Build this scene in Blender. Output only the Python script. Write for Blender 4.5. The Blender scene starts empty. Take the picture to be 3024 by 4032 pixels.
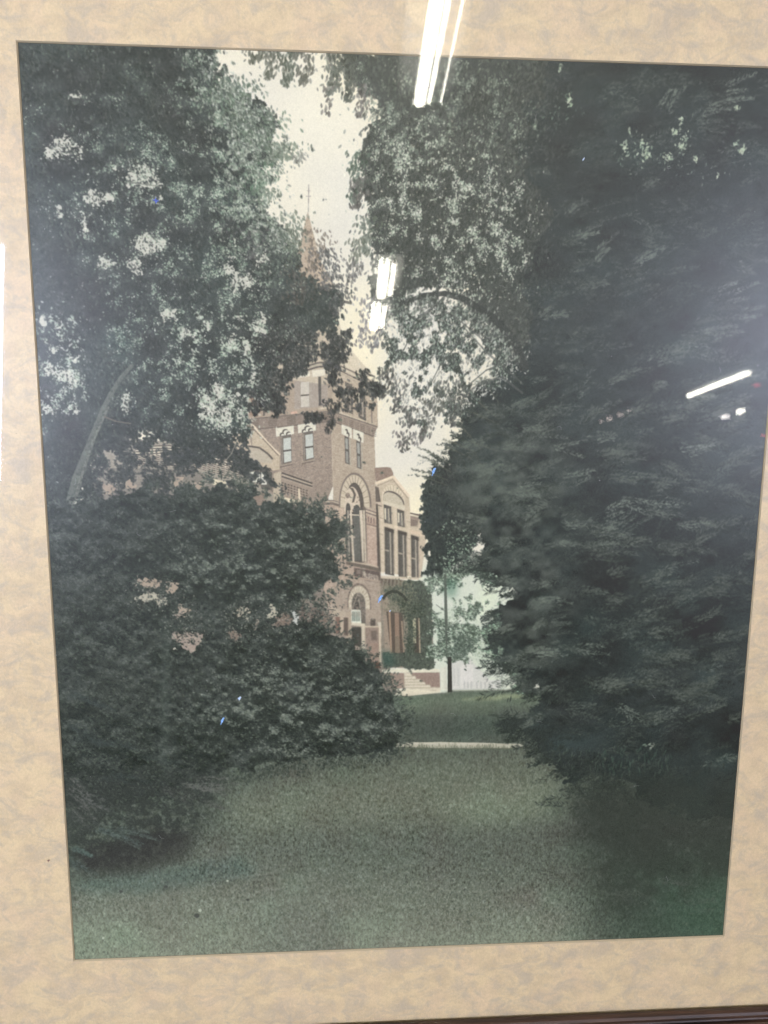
import bpy, math
import numpy as np
from mathutils import Matrix, Vector

# ================================================================== camera, light, exposure
TILT = math.radians(12)                    # the picture leans back by 12 degrees
sc = bpy.context.scene
sc.render.engine = 'CYCLES'
sc.cycles.use_denoising = True
sc.cycles.max_bounces = 4
sc.cycles.diffuse_bounces = 1
sc.cycles.glossy_bounces = 2
sc.cycles.use_adaptive_sampling = True
sc.cycles.adaptive_threshold = 0.02
sc.cycles.caustics_reflective = False
sc.cycles.use_light_tree = False
sc.cycles.transparent_max_bounces = 12
sc.view_settings.view_transform = 'Standard'
sc.view_settings.look = 'None'
sc.view_settings.exposure = -0.08
sc.view_settings.gamma = 1.0
sc.view_settings.use_curve_mapping = False
sc.render.resolution_x, sc.render.resolution_y = 768, 1024

# picture frame of reference: x right, y up the sheet, z out of the sheet; origin under the frame's middle
MARGIN, RAIL = 0.069, 0.055
BASE = RAIL+MARGIN                         # height of the sheet's lower edge above the frame's foot
ROOT = Matrix.Rotation(math.radians(90)-TILT, 4, 'X')

def loc(x, ydown, zinto=0.0):
    """sheet coordinates (x right, y down, z into the sheet) -> picture coordinates"""
    return Vector((x-0.28, BASE+0.7105-ydown, -zinto))

C_SHEET = (0.21797437, 0.23196616, -0.60476541)
R_SHEET = ((0.99798498, -0.00759795, -0.06299400), (-0.00264332, 0.98696417, -0.16091845), (0.06339547, 0.16076071, 0.98495533))
def vec(v):                                # sheet direction -> picture direction
    return Vector((v[0], -v[1], -v[2]))
cam_data = bpy.data.cameras.new('camera')
cam = bpy.data.objects.new('camera', cam_data)
sc.collection.objects.link(cam)
right, down, fwd = (vec(R_SHEET[i]) for i in range(3))
M = Matrix((right, -down, -fwd)).transposed().to_4x4()
M.translation = loc(*C_SHEET)
cam.matrix_world = ROOT @ M
cam_data.sensor_fit = 'HORIZONTAL'
cam_data.sensor_width = 36.0
cam_data.lens = 36.0*3090.0/3024.0
cam_data.clip_start, cam_data.clip_end = 0.01, 200.0
cam_data.dof.use_dof = True
cam_data.dof.focus_distance = 0.62
cam_data.dof.aperture_fstop = 19.0
sc.camera = cam

# the room's soft indoor light: pale ceiling above, dimmer floor below
world = bpy.data.worlds.new('World'); sc.world = world; world.use_nodes = True
wn, wl = world.node_tree.nodes, world.node_tree.links
bg = wn['Background']
tc = wn.new('ShaderNodeTexCoord'); sep = wn.new('ShaderNodeSeparateXYZ'); ramp = wn.new('ShaderNodeValToRGB'); mr = wn.new('ShaderNodeMapRange')
wl.new(tc.outputs['Generated'], sep.inputs[0]); wl.new(sep.outputs['Z'], mr.inputs['Value'])
mr.inputs['From Min'].default_value, mr.inputs['From Max'].default_value = -0.40, 0.62
wl.new(mr.outputs['Result'], ramp.inputs[0]); wl.new(ramp.outputs[0], bg.inputs['Color'])
ramp.color_ramp.interpolation = 'EASE'
ramp.color_ramp.elements[0].color = (0.27, 0.25, 0.215, 1)
ramp.color_ramp.elements[1].color = (0.92, 0.87, 0.76, 1)
bg.inputs['Strength'].default_value = 0.74

world.cycles.sampling_method = 'MANUAL'
world.cycles.sample_map_resolution = 256

# ================================================================== helpers
C = sc.collection
def mesh_obj(name, verts, faces, mats, parent=None, smooth=False, idx=None):
    me = bpy.data.meshes.new(name); me.from_pydata([tuple(v) for v in verts], [], faces); me.update()
    for m in (mats if isinstance(mats, (list, tuple)) else [mats]): me.materials.append(m)
    if idx:
        for p, i in zip(me.polygons, idx): p.material_index = i
    if smooth:
        for p in me.polygons: p.use_smooth = True
    o = bpy.data.objects.new(name, me); C.objects.link(o)
    if parent: o.parent = parent
    return o
def empty(name, m):
    o = bpy.data.objects.new(name, None); C.objects.link(o); o.matrix_world = m; o.empty_display_size = 0.05
    return o
def tag(o, label, cat, group=None, kind=None):
    o['label'] = label; o['category'] = cat
    if group: o['group'] = group
    if kind: o['kind'] = kind
    return o
def material(name):
    m = bpy.data.materials.new(name); m.use_nodes = True
    return m, m.node_tree.nodes, m.node_tree.links, m.node_tree.nodes['Principled BSDF']
def plain(name, col, rough=.5, spec=.5, emit=None, strength=0):
    m, n, l, p = material(name)
    p.inputs['Base Color'].default_value = (*col, 1); p.inputs['Roughness'].default_value = rough; p.inputs['Specular IOR Level'].default_value = spec
    if emit: p.inputs['Emission Color'].default_value = (*emit, 1); p.inputs['Emission Strength'].default_value = strength
    return m
def box_data(x0, x1, y0, y1, z0, z1):
    v = [(x, y, z) for z in (z0, z1) for y in (y0, y1) for x in (x0, x1)]
    f = [(0, 2, 3, 1), (4, 5, 7, 6), (0, 1, 5, 4), (2, 6, 7, 3), (0, 4, 6, 2), (1, 3, 7, 5)]
    return v, f

#PAINT-BEGIN
# ------------------------------------------------------------------ the printed picture
# An old hand-tinted print: a flat sheet, so its picture is flat colour, drawn here in code.
# Picture coordinates "F" are those of a 3024 x 4032 sketch; proj() lays them on the sheet.
PW, PH = 0.56, 0.7105                      # sheet opening, metres
NX, NY = 1660, 2106                        # raster of the sheet
CAM_C = np.array([0.21797437, 0.23196616, -0.60476541])      # sketch viewpoint (x right, y down, z into sheet)
CAM_R = np.array([[0.99798498, -0.00759795, -0.06299400],
                  [-0.00264332, 0.98696417, -0.16091845],
                  [0.06339547, 0.16076071, 0.98495533]])
FPX = 3090.0

def to_sheet(p):
    p = np.asarray(p, float).reshape(-1, 2)
    d = np.c_[(p[:, 0]-1512)/FPX, (p[:, 1]-2016)/FPX, np.ones(len(p))] @ CAM_R
    k = -CAM_C[2]/d[:, 2]
    return np.c_[CAM_C[0]+k*d[:, 0], CAM_C[1]+k*d[:, 1]]

def proj(p):
    return to_sheet(p) * [NX/PW, NY/PH]

def paint_print():
    rng = np.random.default_rng(11)
    img = np.zeros((NY, NX, 3), np.float32)
    def K(ox, oy, size):
        s = size/1659.0
        return lambda pts: [(ox+x*s, oy+y*s) for x, y in pts]
    K1, K2, K3 = K(1000, 1300, 600), K(1250, 1850, 600), K(1250, 2250, 900)
    K4, K5, K6 = K(350, 1550, 900), K(200, 2900, 900), K(1600, 1500, 900)
    V = lambda pts: [(x*1.8228, y*1.8228) for x, y in pts]

    # ---- small raster tools
    def noise(cx, cy=None, seed=None):
        cy = cy or cx
        r = np.random.default_rng(seed) if seed is not None else rng
        gx, gy = int(NX/cx)+3, int(NY/cy)+3
        g = r.standard_normal((gy, gx)).astype(np.float32)
        y = np.arange(NY)/cy; x = np.arange(NX)/cx
        yi, xi = y.astype(int), x.astype(int)
        fy = (y-yi).astype(np.float32); fx = (x-xi).astype(np.float32)
        fy = fy*fy*(3-2*fy); fx = fx*fx*(3-2*fx)
        row = g[:, xi]*(1-fx)+g[:, xi+1]*fx
        return row[yi]*(1-fy)[:, None]+row[yi+1]*fy[:, None]
    def blur(a, s):
        for ax in (0, 1):
            n = max(1, int(3*s)); k = np.exp(-0.5*(np.arange(-n, n+1)/s)**2); k /= k.sum()
            pad = [(0, 0)]*a.ndim; pad[ax] = (n, n)
            b = np.pad(a, pad, mode='edge'); out = np.zeros_like(a)
            for i, w in enumerate(k):
                out += np.float32(w)*(b[i:i+a.shape[0]] if ax == 0 else b[:, i:i+a.shape[1]])
            a = out
        return a
    def inside(q, x0, y0, w, h, step=1):
        xs = x0+(np.arange(w)+.5)*step; ys = y0+(np.arange(h)+.5)*step
        m = np.zeros((h, w), bool)
        for (xa, ya), (xb, yb) in zip(q, np.roll(q, -1, 0)):
            if ya == yb: continue
            rows = (ys >= min(ya, yb)) & (ys < max(ya, yb))
            xc = xa+(ys[rows]-ya)/(yb-ya)*(xb-xa)
            m[rows] ^= xs[None, :] < xc[:, None]
        return m
    def fill(pts, col, a=1.0, jit=0):
        q = proj(pts)
        x0 = max(0, int(q[:, 0].min())); x1 = min(NX, int(q[:, 0].max())+2)
        y0 = max(0, int(q[:, 1].min())); y1 = min(NY, int(q[:, 1].max())+2)
        if x1 <= x0 or y1 <= y0: return
        m = inside(q, x0, y0, (x1-x0)*2, (y1-y0)*2, .5)
        m = m.reshape(y1-y0, 2, x1-x0, 2).mean((1, 3)).astype(np.float32)[..., None]*a
        c = np.asarray(col, np.float32)
        if jit:
            n = rng.standard_normal((y1-y0, x1-x0, 1)).astype(np.float32)*jit
            c = c+n
        img[y0:y1, x0:x1] += m*(c-img[y0:y1, x0:x1])
    def line(pts, w, col, a=1.0):
        for (xa, ya), (xb, yb) in zip(pts[:-1], pts[1:]):
            L = math.hypot(xb-xa, yb-ya) or 1; nx, ny = -(yb-ya)/L*w/2, (xb-xa)/L*w/2
            fill([(xa+nx, ya+ny), (xb+nx, yb+ny), (xb-nx, yb-ny), (xa-nx, ya-ny)], col, a)
    def soft(polys, b):
        """soft 0..1 mask of polygons (F coordinates); b = edge blur in raster px"""
        h, w = NY//4+1, NX//4+1
        m = np.zeros((h, w), np.float32)
        for p in polys:
            m = np.maximum(m, inside(proj(p)/4, 0, 0, w, h).astype(np.float32))
        m = blur(m, b/4)
        return up4(m)
    def up4(m):
        y = np.clip(np.arange(NY)/4-.375, 0, m.shape[0]-1.001); x = np.clip(np.arange(NX)/4-.375, 0, m.shape[1]-1.001)
        yi, xi = y.astype(int), x.astype(int); fy = (y-yi)[:, None].astype(np.float32); fx = (x-xi)[None].astype(np.float32)
        r = m[:, xi]*(1-fx)+m[:, xi+1]*fx
        return r[yi]*(1-fy)+r[yi+1]*fy
    def ell(cx, cy, rx, ry, rot=0, n=22):
        t = np.linspace(0, 2*math.pi, n, endpoint=False); c, s = math.cos(rot), math.sin(rot)
        return [(cx+rx*math.cos(u)*c-ry*math.sin(u)*s, cy+rx*math.cos(u)*s+ry*math.sin(u)*c) for u in t]
    def ss(a, lo, hi):
        t = np.clip((a-lo)/(hi-lo), 0, 1); return t*t*(3-2*t)
    def blend(m, col):
        # col: one colour, or a full raster of colours
        r = np.flatnonzero(m.max(1) > .004); c = np.flatnonzero(m.max(0) > .004)
        if len(r) == 0: return
        w = (slice(r[0], r[-1]+1), slice(c[0], c[-1]+1))
        k = col[w] if isinstance(col, np.ndarray) and col.ndim == 3 else np.asarray(col, np.float32)
        img[w] += m[w][..., None]*(k-img[w])
    def leafy(polys, b, amp=1.0, k=1.0):
        # a mask with a ragged, leaf-sized outline: domain-warped, and zero well outside
        m = soft(polys, b)
        dx = (WX*amp).astype(np.int32); dy = (WY*amp).astype(np.int32)
        w = m[np.clip(IY+dy, 0, NY-1), np.clip(IX+dx, 0, NX-1)]
        return (w+k*(.15*n25+.12*n12+.08*n6)+.10*n4)*ss(w, .02, .22)
    # leaf sprites: pointed ovals at 24 angles
    sprites = {}
    def sprite(L, w, k):
        key = (L, w, k)
        if key not in sprites:
            a = math.pi*k/24; r = int(L/2+2); t = np.arange(-r, r+1)
            X, Y = np.meshgrid(t, t); u = X*math.cos(a)+Y*math.sin(a); v = -X*math.sin(a)+Y*math.cos(a)
            half = w/2*np.clip(1-(2*u/L)**2, 0, 1)
            sprites[key] = np.clip(half-np.abs(v)+.5, 0, 1).astype(np.float32)*np.clip((L/2+.5-np.abs(u)), 0, 1)
        return sprites[key]
    def stamps(xy, L, w, ang, spread, cols, a=.9, cj=8):
        """leaf-shaped touches at raster points xy; L is (min,max) length, ang the mean angle in degrees"""
        n = len(xy)
        if n == 0: return
        Ls = rng.integers(int(L[0]), int(L[1])+1, n)
        ks = np.round((ang+rng.standard_normal(n)*spread)/7.5).astype(int) % 24
        cols = np.asarray(cols, np.float32)
        cc = cols[rng.integers(0, len(cols), n)]+rng.standard_normal((n, 1)).astype(np.float32)*cj
        al = a*rng.uniform(.65, 1.0, n)
        for i in range(n):
            s = sprite(int(Ls[i]), w if w > 0 else round(Ls[i]*-w, 1), int(ks[i])); r = s.shape[0]//2
            x, y = int(xy[i][0]), int(xy[i][1])
            if x < r or y < r or x >= NX-r or y >= NY-r:
                xa, ya, xb, yb = max(0, x-r), max(0, y-r), min(NX, x+r+1), min(NY, y+r+1)
                if xb <= xa or yb <= ya: continue
                s = s[ya-y+r:yb-y+r, xa-x+r:xb-x+r]
                t = img[ya:yb, xa:xb]
            else:
                t = img[y-r:y+r+1, x-r:x+r+1]
            t += (s*al[i])[..., None]*(cc[i]-t)
    def pick(mask, n):
        """n random raster points drawn with probability proportional to mask"""
        m = mask[::3, ::3]; p = np.maximum(m, 0).ravel().astype(np.float64)
        c = np.cumsum(p)
        if c[-1] <= 0: return np.zeros((0, 2))
        i = np.searchsorted(c, rng.random(n)*c[-1]); i = np.minimum(i, len(p)-1)
        y, x = np.divmod(i, m.shape[1])
        return np.c_[x*3+rng.random(n)*3, y*3+rng.random(n)*3]

    n60, n25, n12, n6 = noise(60), noise(25), noise(12), noise(6)
    n140 = noise(140); n4 = np.clip(noise(4.2), -1.5, 1.5); n3 = np.clip(noise(3), -1.5, 1.5)
    IY, IX = np.mgrid[0:NY, 0:NX].astype(np.int32)
    WX = 17*noise(44)+9*noise(15)+5*noise(7); WY = 17*noise(44)+9*noise(15)+5*noise(7)
    hf = n60*1.1+n25*.8+n12*.45
    lit = np.clip(hf-np.roll(hf, -9, 0), -1.6, 1.6)         # clumps lit from above
    lit6 = np.clip(n12+.7*n6-np.roll(n12+.7*n6, -4, 0), -2, 2)

    grain0 = blur(rng.standard_normal((NY, NX)).astype(np.float32), .9)*2.2
    # ---- sky and far haze
    img[:] = (235, 226, 204)
    img += n60[..., None]*np.float32([4, 3.5, 2])+n140[..., None]*np.float32([5, 3, -3])
    blend(.5*soft([ell(1250, 550, 200, 260), ell(1680, 1500, 130, 240)], 50), (243, 236, 216))
    blend(.45*soft([ell(1480, 1850, 60, 120), ell(1400, 900, 120, 180)], 40), (226, 221, 209))
    # bright hazy view beyond the building
    hz = soft([V([(905, 1220), (1110, 1220), (1110, 1500), (905, 1500)])], 12)
    blend(hz, (216, 219, 200))
    blend(.8*soft([K3([(1200, 80), (1330, 90), (1230, 330), (1140, 330)])], 14), (226, 232, 202))
    blend(.7*soft([K3([(830, 180), (900, 180), (1200, 480), (1120, 500), (1000, 330)])], 8), (230, 227, 214))
    # pale far house with posts
    fill(K3([(970, 660), (1110, 640), (1250, 790), (1330, 790), (1330, 850), (970, 860)]), (214, 210, 200), .9)
    fill(K3([(1080, 650), (1130, 690), (1130, 800), (1040, 850), (1035, 700)]), (222, 217, 207))
    for x in (1060, 1085, 1110, 1150, 1180, 1210, 1240):
        fill(K3([(x, 800), (x+14, 800), (x+14, 850), (x, 850)]), (192, 189, 180), .7)
    for x in (985, 1015): fill(K3([(x, 700), (x+14, 700), (x+14, 830), (x, 830)]), (200, 197, 188), .6)

    bgt = soft([K3([(900, 330), (1000, 250), (1080, 420), (1200, 380), (1260, 500), (1260, 700), (1180, 640), (1100, 560), (1000, 560), (900, 620)])], 16)
    blend(.55*np.clip(bgt*(1+.4*n25+.4*n12), 0, 1), (176, 188, 166))
    stamps(pick(bgt, 700), (4, 8), -.5, 40, 45, [(160, 174, 150), (196, 204, 180), (140, 156, 134)], .5, 8)
    # ---- lawn
    lawn = soft([K3([(430, 905), (900, 878), (1100, 862), (1659, 850), (1900, 830), (4400, 900), (4400, 3600), (-2400, 3600), (-2400, 1100)])], 2.5)
    gf = noise(2.0, 3.6); gc = noise(4, 6.5); gm = noise(20, 9)
    yy = np.linspace(0, 1, NY, dtype=np.float32)[:, None]
    gcol = np.empty_like(img); gcol[:] = (88, 96, 86)
    img += lawn[..., None]*(gcol-img)
    def tone(polys, b, col, a=1.0):
        blend(a*soft(polys, b)*lawn, col)
    tone([K3([(600, 900), (1659, 850), (1659, 960), (620, 1000)])], 10, (104, 116, 98))
    tone([K3([(600, 985), (1300, 960), (1300, 1040), (620, 1060)])], 10, (98, 107, 92))
    tone([K3([(640, 1060), (1400, 1040), (1420, 1220), (700, 1225)])], 14, (73, 82, 75))
    tone([K3([(1000, 937), (1150, 915), (1400, 895), (1560, 900), (1400, 920), (1150, 935)])], 3, (158, 165, 128), .85)
    tone([K3([(600, 985), (700, 975), (760, 965), (690, 1000)])], 4, (140, 145, 122), .6)
    # near lawn: anchors of tone
    tone([K3([(-300, 1420), (500, 1330), (1600, 1300), (1700, 1420), (1300, 1500), (-300, 1560)])], 22, (92, 97, 86))
    tone([V([(480, 1720), (900, 1660), (1180, 1650), (1250, 1700), (1180, 1760), (900, 1800), (520, 1830)])], 30, (110, 116, 100))
    tone([V([(930, 1735), (1230, 1690), (1240, 1770), (1000, 1790)])], 22, (124, 133, 112), .7)
    tone([V([(350, 1810), (760, 1790), (1250, 1800), (1240, 1880), (700, 1900), (380, 1900)])], 40, (96, 102, 92))
    tone([V([(160, 1900), (420, 1870), (1240, 1905), (1260, 1960), (160, 1990)])], 44, (114, 119, 106))
    tone([V([(150, 1960), (700, 1950), (1290, 1970), (1330, 2120), (130, 2120)])], 52, (132, 137, 120))
    tone([V([(150, 1990), (330, 2010), (330, 2090), (150, 2090)])], 25, (136, 148, 126), .6)
    tone([V([(560, 1960), (730, 1950), (740, 2060), (560, 2070)])], 34, (112, 117, 106), .6)
    tone([V([(160, 1900), (300, 1880), (520, 1850), (560, 1890), (300, 1930), (160, 1925)])], 12, (90, 104, 96), .8)
    tone([V([(1290, 1800), (1700, 1780), (1700, 2060), (1270, 2060)])], 62, (69, 82, 73))
    tone([V([(1440, 1830), (1700, 1830), (1700, 2060), (1440, 2060)])], 50, (66, 90, 75), .55)
    tone([V([(1230, 1880), (1330, 1850), (1340, 2030), (1240, 2040)])], 54, (94, 99, 89), .25)
    tone([V([(1180, 1720), (1700, 1690), (1700, 1830), (1400, 1860), (1280, 1850)])], 54, (68, 73, 69))
    gs = (.7+1.15*yy)*(0.6+.4*lawn)
    dl = gf*6*gs+gc*5*gs+gm*2.4+n60*1.6
    far = soft([K3([(400, 840), (2300, 840), (2300, 1240), (400, 1240)])], 6)
    calm = soft([V([(1330, 1690), (1700, 1690), (1700, 2120), (1360, 2120)])], 44)
    dl *= (1-.45*far)*(1-.45*calm)
    img += (lawn*dl)[..., None]*np.float32([.94, 1.0, .93])+(lawn*6)[..., None]
    img += (lawn*n60*1.2)[..., None]*np.float32([-.3, .8, .2])
    # grass blades
    g_near = lawn*(1-far)*(1-.7*calm)
    pts = pick(g_near, 30000)
    sz = pts[:, 1]/NY
    for lo, hi, L in ((0, .82, (4, 7)), (.82, .9, (5, 8)), (.9, 1.1, (5, 10))):
        q = pts[(sz >= lo) & (sz < hi)]; h = len(q)//2
        stamps(q[:h], L, 1.7, 88, 26, [(126, 134, 112), (116, 122, 104), (138, 140, 120), (104, 118, 100)], .42, 7)
        stamps(q[h:], L, 1.9, 88, 30, [(66, 72, 68), (74, 78, 74), (60, 70, 66)], .40, 6)
    q = pick(g_near*(yy > .88), 1500); stamps(q, (5, 9), 3.2, 60, 50, [(150, 158, 138), (72, 76, 74), (140, 142, 126)], .35, 8)
    q = pick(lawn*far, 5000); stamps(q, (3, 5), 1.4, 88, 16, [(112, 120, 102), (62, 70, 64)], .35, 6)
    # path with a ragged grass edge
    fill(K3([(560, 1243), (640, 1239), (760, 1241), (900, 1237), (1030, 1242), (1160, 1242), (1300, 1248), (1480, 1251), (1500, 1268), (1420, 1280), (1380, 1284), (1240, 1281), (1100, 1285), (1000, 1281), (860, 1283), (700, 1276), (560, 1275)]), (192, 186, 166), .95, 4)
    fill(K3([(700, 1240), (1000, 1240), (1300, 1246), (1300, 1262), (700, 1258)]), (202, 195, 175), .8, 3)
    for k in range(14):
        x = rng.uniform(600, 1450); fill(K3(ell(x, 1262+rng.normal()*8, rng.uniform(20, 70), rng.uniform(3, 7))), (186, 178, 156), .45)
    for x in np.arange(590, 1490, 2.4):
        h = abs(rng.normal(0, 17))+3+8*max(0, math.sin(x/37)+.5*math.sin(x/13)); y = 1292-2*math.sin(x/90)
        line(K3([(x, y), (x+rng.normal()*5, y-h)]), 2.2, (106, 111, 93), .6)
    q = np.array([V([(583, 1975)])[0]]);
    for (x, y, r) in ((1083, 1262, 13), (380, 1463, 10), (1282, 1048, 8), (655, 1415, 5), (980, 1350, 6)):
        fill(K5(ell(x, y, r, r*.9)), (196, 202, 182), .85)
    for (x, y, r) in ((835, 1090, 14), (510, 1125, 14), (1430, 1185, 12), (1060, 1300, 20)):
        fill(K5(ell(x, y, r, r*.8)), (66, 68, 68), .7)
    # low bough in the grass, at right of the foreground
    stamps(proj(V([(720+rng.normal()*9, 2000+rng.normal()*30) for k in range(60)])), (8, 16), 2.4, 92, 18, [(80, 84, 80), (92, 96, 90)], .4, 6)

    # ---- the brick building
    BR, BR2, TAN, PALE, DK = (163, 137, 117), (147, 124, 110), (190, 166, 140), (216, 203, 182), (78, 70, 66)
    RED = (160, 124, 106)
    fill(V([(540, 1080), (745, 1080), (830, 1400), (860, 1500), (540, 1500)]), (128, 112, 102), 1, 8)
    # left wing: roofs, bracketed cornice, walls glimpsed through leaves
    fill(V([(215, 860), (262, 850), (290, 880), (300, 950), (560, 960), (700, 1040), (720, 1120), (560, 1400), (280, 1420), (200, 1240)]), (148, 134, 120), 1, 7)
    fill(V([(200, 1010), (420, 1015), (600, 1090), (600, 1420), (200, 1420)]), (126, 114, 104), 1, 7)
    fill(V([(262, 856), (292, 856), (300, 905), (268, 910)]), (226, 228, 222))
    fill(V([(222, 876), (262, 870), (262, 905), (228, 930)]), (186, 152, 128)); fill(V([(228, 905), (284, 903), (280, 945), (240, 938)]), (196, 162, 134))
    fill(K4([(960, 300), (1100, 285), (1170, 250), (1400, 470), (1390, 560), (1100, 470), (860, 420), (700, 380), (720, 330)]), (192, 164, 138), 1, 5)
    for y in range(295, 420, 13): line(K4([(940, y), (1060, y-6)]), 3, (156, 122, 100), .7)
    for i, y in enumerate(range(375, 440, 9)):
        line(K4([(340, y+12), (560, y+2), (760, y+15), (920, y+70), (1060, y+115)]), 4.2, (214, 192, 164) if i % 2 else (92, 78, 74), .95)
    for k, x in enumerate(range(350, 1080, 34)):
        yb = 440+max(0, (x-700)*.26)
        for j in range(6):
            fill(K4([(x, yb+j*15), (x+24, yb+j*15+6), (x+24, yb+j*15+13), (x, yb+j*15+7)]), (84, 70, 68), .85)
            fill(K4([(x, yb+j*15+8), (x+24, yb+j*15+14), (x+24, yb+j*15+18), (x, yb+j*15+12)]), (198, 172, 148), .8)
    fill(K4([(40, 560), (640, 560), (700, 640), (600, 690), (40, 700)]), (134, 121, 110), .9, 7)
    fill(K4([(870, 610), (1000, 640), (1010, 690), (900, 660)]), (206, 184, 150))
    # tower, left face and right face
    fill(K1([(-60, 480), (480, 330), (880, 330), (850, 950), (-60, 1000)]), BR, 1, 6)
    fill(K1([(-60, 960), (840, 880), (860, 1700), (700, 2080), (60, 1700), (-60, 1100)]), BR2, 1, 6)
    fill(K1([(840, 880), (1310, 1080), (1330, 1700), (1340, 2260), (870, 2200), (860, 1659)]), (172, 147, 125), 1, 6)
    fill(K1([(880, 360), (1340, 560), (1350, 1060), (1300, 1100), (840, 890)]), (176, 150, 126), 1, 6)
    fill(K1([(440, 560), (800, 500), (800, 830), (440, 860)]), (158, 138, 126), 1, 6)
    # roof of the tower and spire behind
    fill(K1([(960, 130), (1010, 170), (1290, 560), (1180, 500), (880, 380)]), (219, 197, 164), 1, 4)
    fill(K1([(560, 380), (700, 140), (960, 130), (900, 380)]), (200, 178, 150), 1, 5)
    fill(V([(665, 458), (692, 560), (746, 742), (806, 812), (700, 830), (560, 812), (640, 560)]), (184, 160, 136), 1, 6)
    fill(V([(665, 458), (692, 560), (746, 742), (806, 812), (730, 800), (690, 640)]), (202, 180, 152), .8, 5)
    fill(V([(665, 455), (690, 560), (735, 640), (725, 700), (620, 740), (640, 560)]), (172, 142, 120), .75, 9)
    line(V([(666, 458), (667, 398)]), 3.2, (152, 140, 132), .9); line(V([(661, 424), (672, 424)]), 3, (160, 148, 140), .8); line(V([(663, 412), (671, 412)]), 2.5, (170, 160, 150), .8)
    for k in range(12): line(V([(650-k*1.2, 500+k*14), (672+k*1.6, 502+k*14)]), 2, (160, 136, 120), .4)
    # upper cornice
    for i, (c, w) in enumerate((((122, 104, 94), 14), ((196, 176, 152), 10), ((106, 90, 84), 10), ((170, 148, 126), 14))):
        line(K1([(930, 385+i*26), (1180, 500+i*30), (1330, 590+i*26)]), w*.42, c)
    for i, c in enumerate(((104, 92, 86), (176, 158, 138), (96, 84, 80))):
        line(K1([(480, 420+i*22), (700, 355+i*22), (900, 345+i*22)]), 7, c)
    fill(K1([(630, 440), (770, 425), (770, 490), (640, 510)]), PALE); fill(K1([(470, 470), (610, 450), (610, 500), (470, 520)]), PALE, .8)
    for x0, w in ((510, 90),):
        fill(K1([(x0, 570), (x0+w, 560), (x0+w, 830), (x0, 840)]), (186, 170, 156)); line(K1([(x0, 712), (x0+w, 704)]), 5, DK)
    fill(K1([(700, 510), (730, 505), (732, 820), (705, 825)]), (86, 78, 76)); fill(K1([(95, 640), (120, 640), (120, 930), (98, 935)]), (98, 86, 80))
    fill(K1([(400, 890), (470, 880), (470, 910), (400, 915)]), (200, 146, 124))
    fill(K1([(700, 845), (800, 830), (800, 855), (700, 868)]), TAN)
    # right-face upper windows
    for x0 in (990, 1130):
        dy = (x0-990)*.5
        fill(K1([(x0, 560+dy), (x0+80, 595+dy), (x0+90, 920+dy), (x0+8, 880+dy)]), (88, 80, 76))
        fill(K1([(x0, 610+dy), (x0+18, 615+dy), (x0+20, 740+dy), (x0+4, 740+dy)]), (226, 214, 186))
        fill(K1([(x0+40, 640+dy), (x0+60, 650+dy), (x0+66, 880+dy), (x0+46, 870+dy)]), (150, 132, 118))
    line(K1([(1280, 800), (1285, 1060)]), 5, (120, 102, 92)); fill(K1([(900, 880), (1330, 1030), (1330, 1060), (900, 905)]), (196, 174, 146), .9)
    # corbelled belt
    fill(K1([(-80, 975), (840, 885), (840, 975), (-80, 1090)]), (138, 116, 103)); fill(K1([(840, 885), (1345, 1050), (1300, 1155), (840, 985)]), (150, 126, 110))
    for k in range(9):
        x = -40+k*100
        if k % 2 == 0 or k > 6:
            for j in range(5):
                y = 985-(x+40)*.1+j*18
                fill(K1([(x, y), (x+92, y-9), (x+92, y-2), (x, y+8)]), (96, 80, 74), .85)
    for k in range(8):
        x = 850+k*62
        for j in range(5):
            y = 905+(x-840)*.35+j*19
            fill(K1([(x, y), (x+48, y+17), (x+48, y+25), (x, y+8)]), (100, 82, 76), .85 if k % 2 else .5)
    line(K1([(-80, 1092), (840, 990)]), 4, (104, 88, 82)); line(K1([(840, 988), (1300, 1158)]), 4, (108, 92, 84))
    line(K1([(-80, 972), (840, 882), (1345, 1052)]), 5, (112, 96, 88), .9)
    # brick courses
    for k in range(60):
        y = 1100+k*19
        line(K1([(60, y+10), (845, y-80 if k < 20 else y-60)]), 1.6, (120, 98, 88), .22+.12*rng.random())
        line(K1([(850, y-70), (1305, y+70)]), 1.6, (128, 104, 92), .22+.12*rng.random())
    q = pick(soft([K1([(60, 1090), (845, 1000), (860, 1659), (300, 1659)])], 2), 2600)
    stamps(q, (3, 5), 1.6, -4, 4, [(184, 158, 138), (126, 104, 94), (172, 140, 122)], .5, 6)
    q = pick(soft([K1([(850, 1000), (1300, 1160), (1320, 2200), (870, 2100)]), K1([(880, 420), (1340, 640), (1350, 1040), (860, 890)])], 2), 2600)
    stamps(q, (3, 5), 1.6, 14, 4, [(192, 166, 142), (140, 114, 100), (178, 146, 126)], .5, 6)
    line(K1([(842, 1000), (862, 1660)]), 3, (186, 160, 136), .7)
    # trefoil windows
    for (xa, ya, w, h, fr) in ((298, 1158, 106, 300, 0), (538, 1120, 106, 300, 0)):
        lx = xa-62
        fill(K1([(lx, 1070-(lx-236)*.16), (lx+196, 1038-(lx-236)*.16), (lx+200, 1130-(lx-236)*.16), (lx+5, 1160-(lx-236)*.16)]), (202, 189, 169), 1, 3)
        for cx, cy, r in ((xa+8, ya-18, 26), (xa+44, ya-50, 34), (xa+78, ya-28, 28)):
            fill(K1(ell(cx, cy, r, r*.95)), (86, 76, 72))
            fill(K1(ell(cx+10, cy+9, r*.86, r*.85)), (208, 198, 182))
        fill(K1([(xa-4, ya-6), (xa+w, ya-26), (xa+w+8, ya+h-20), (xa+2, ya+h+6)]), (104, 92, 86))
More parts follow.
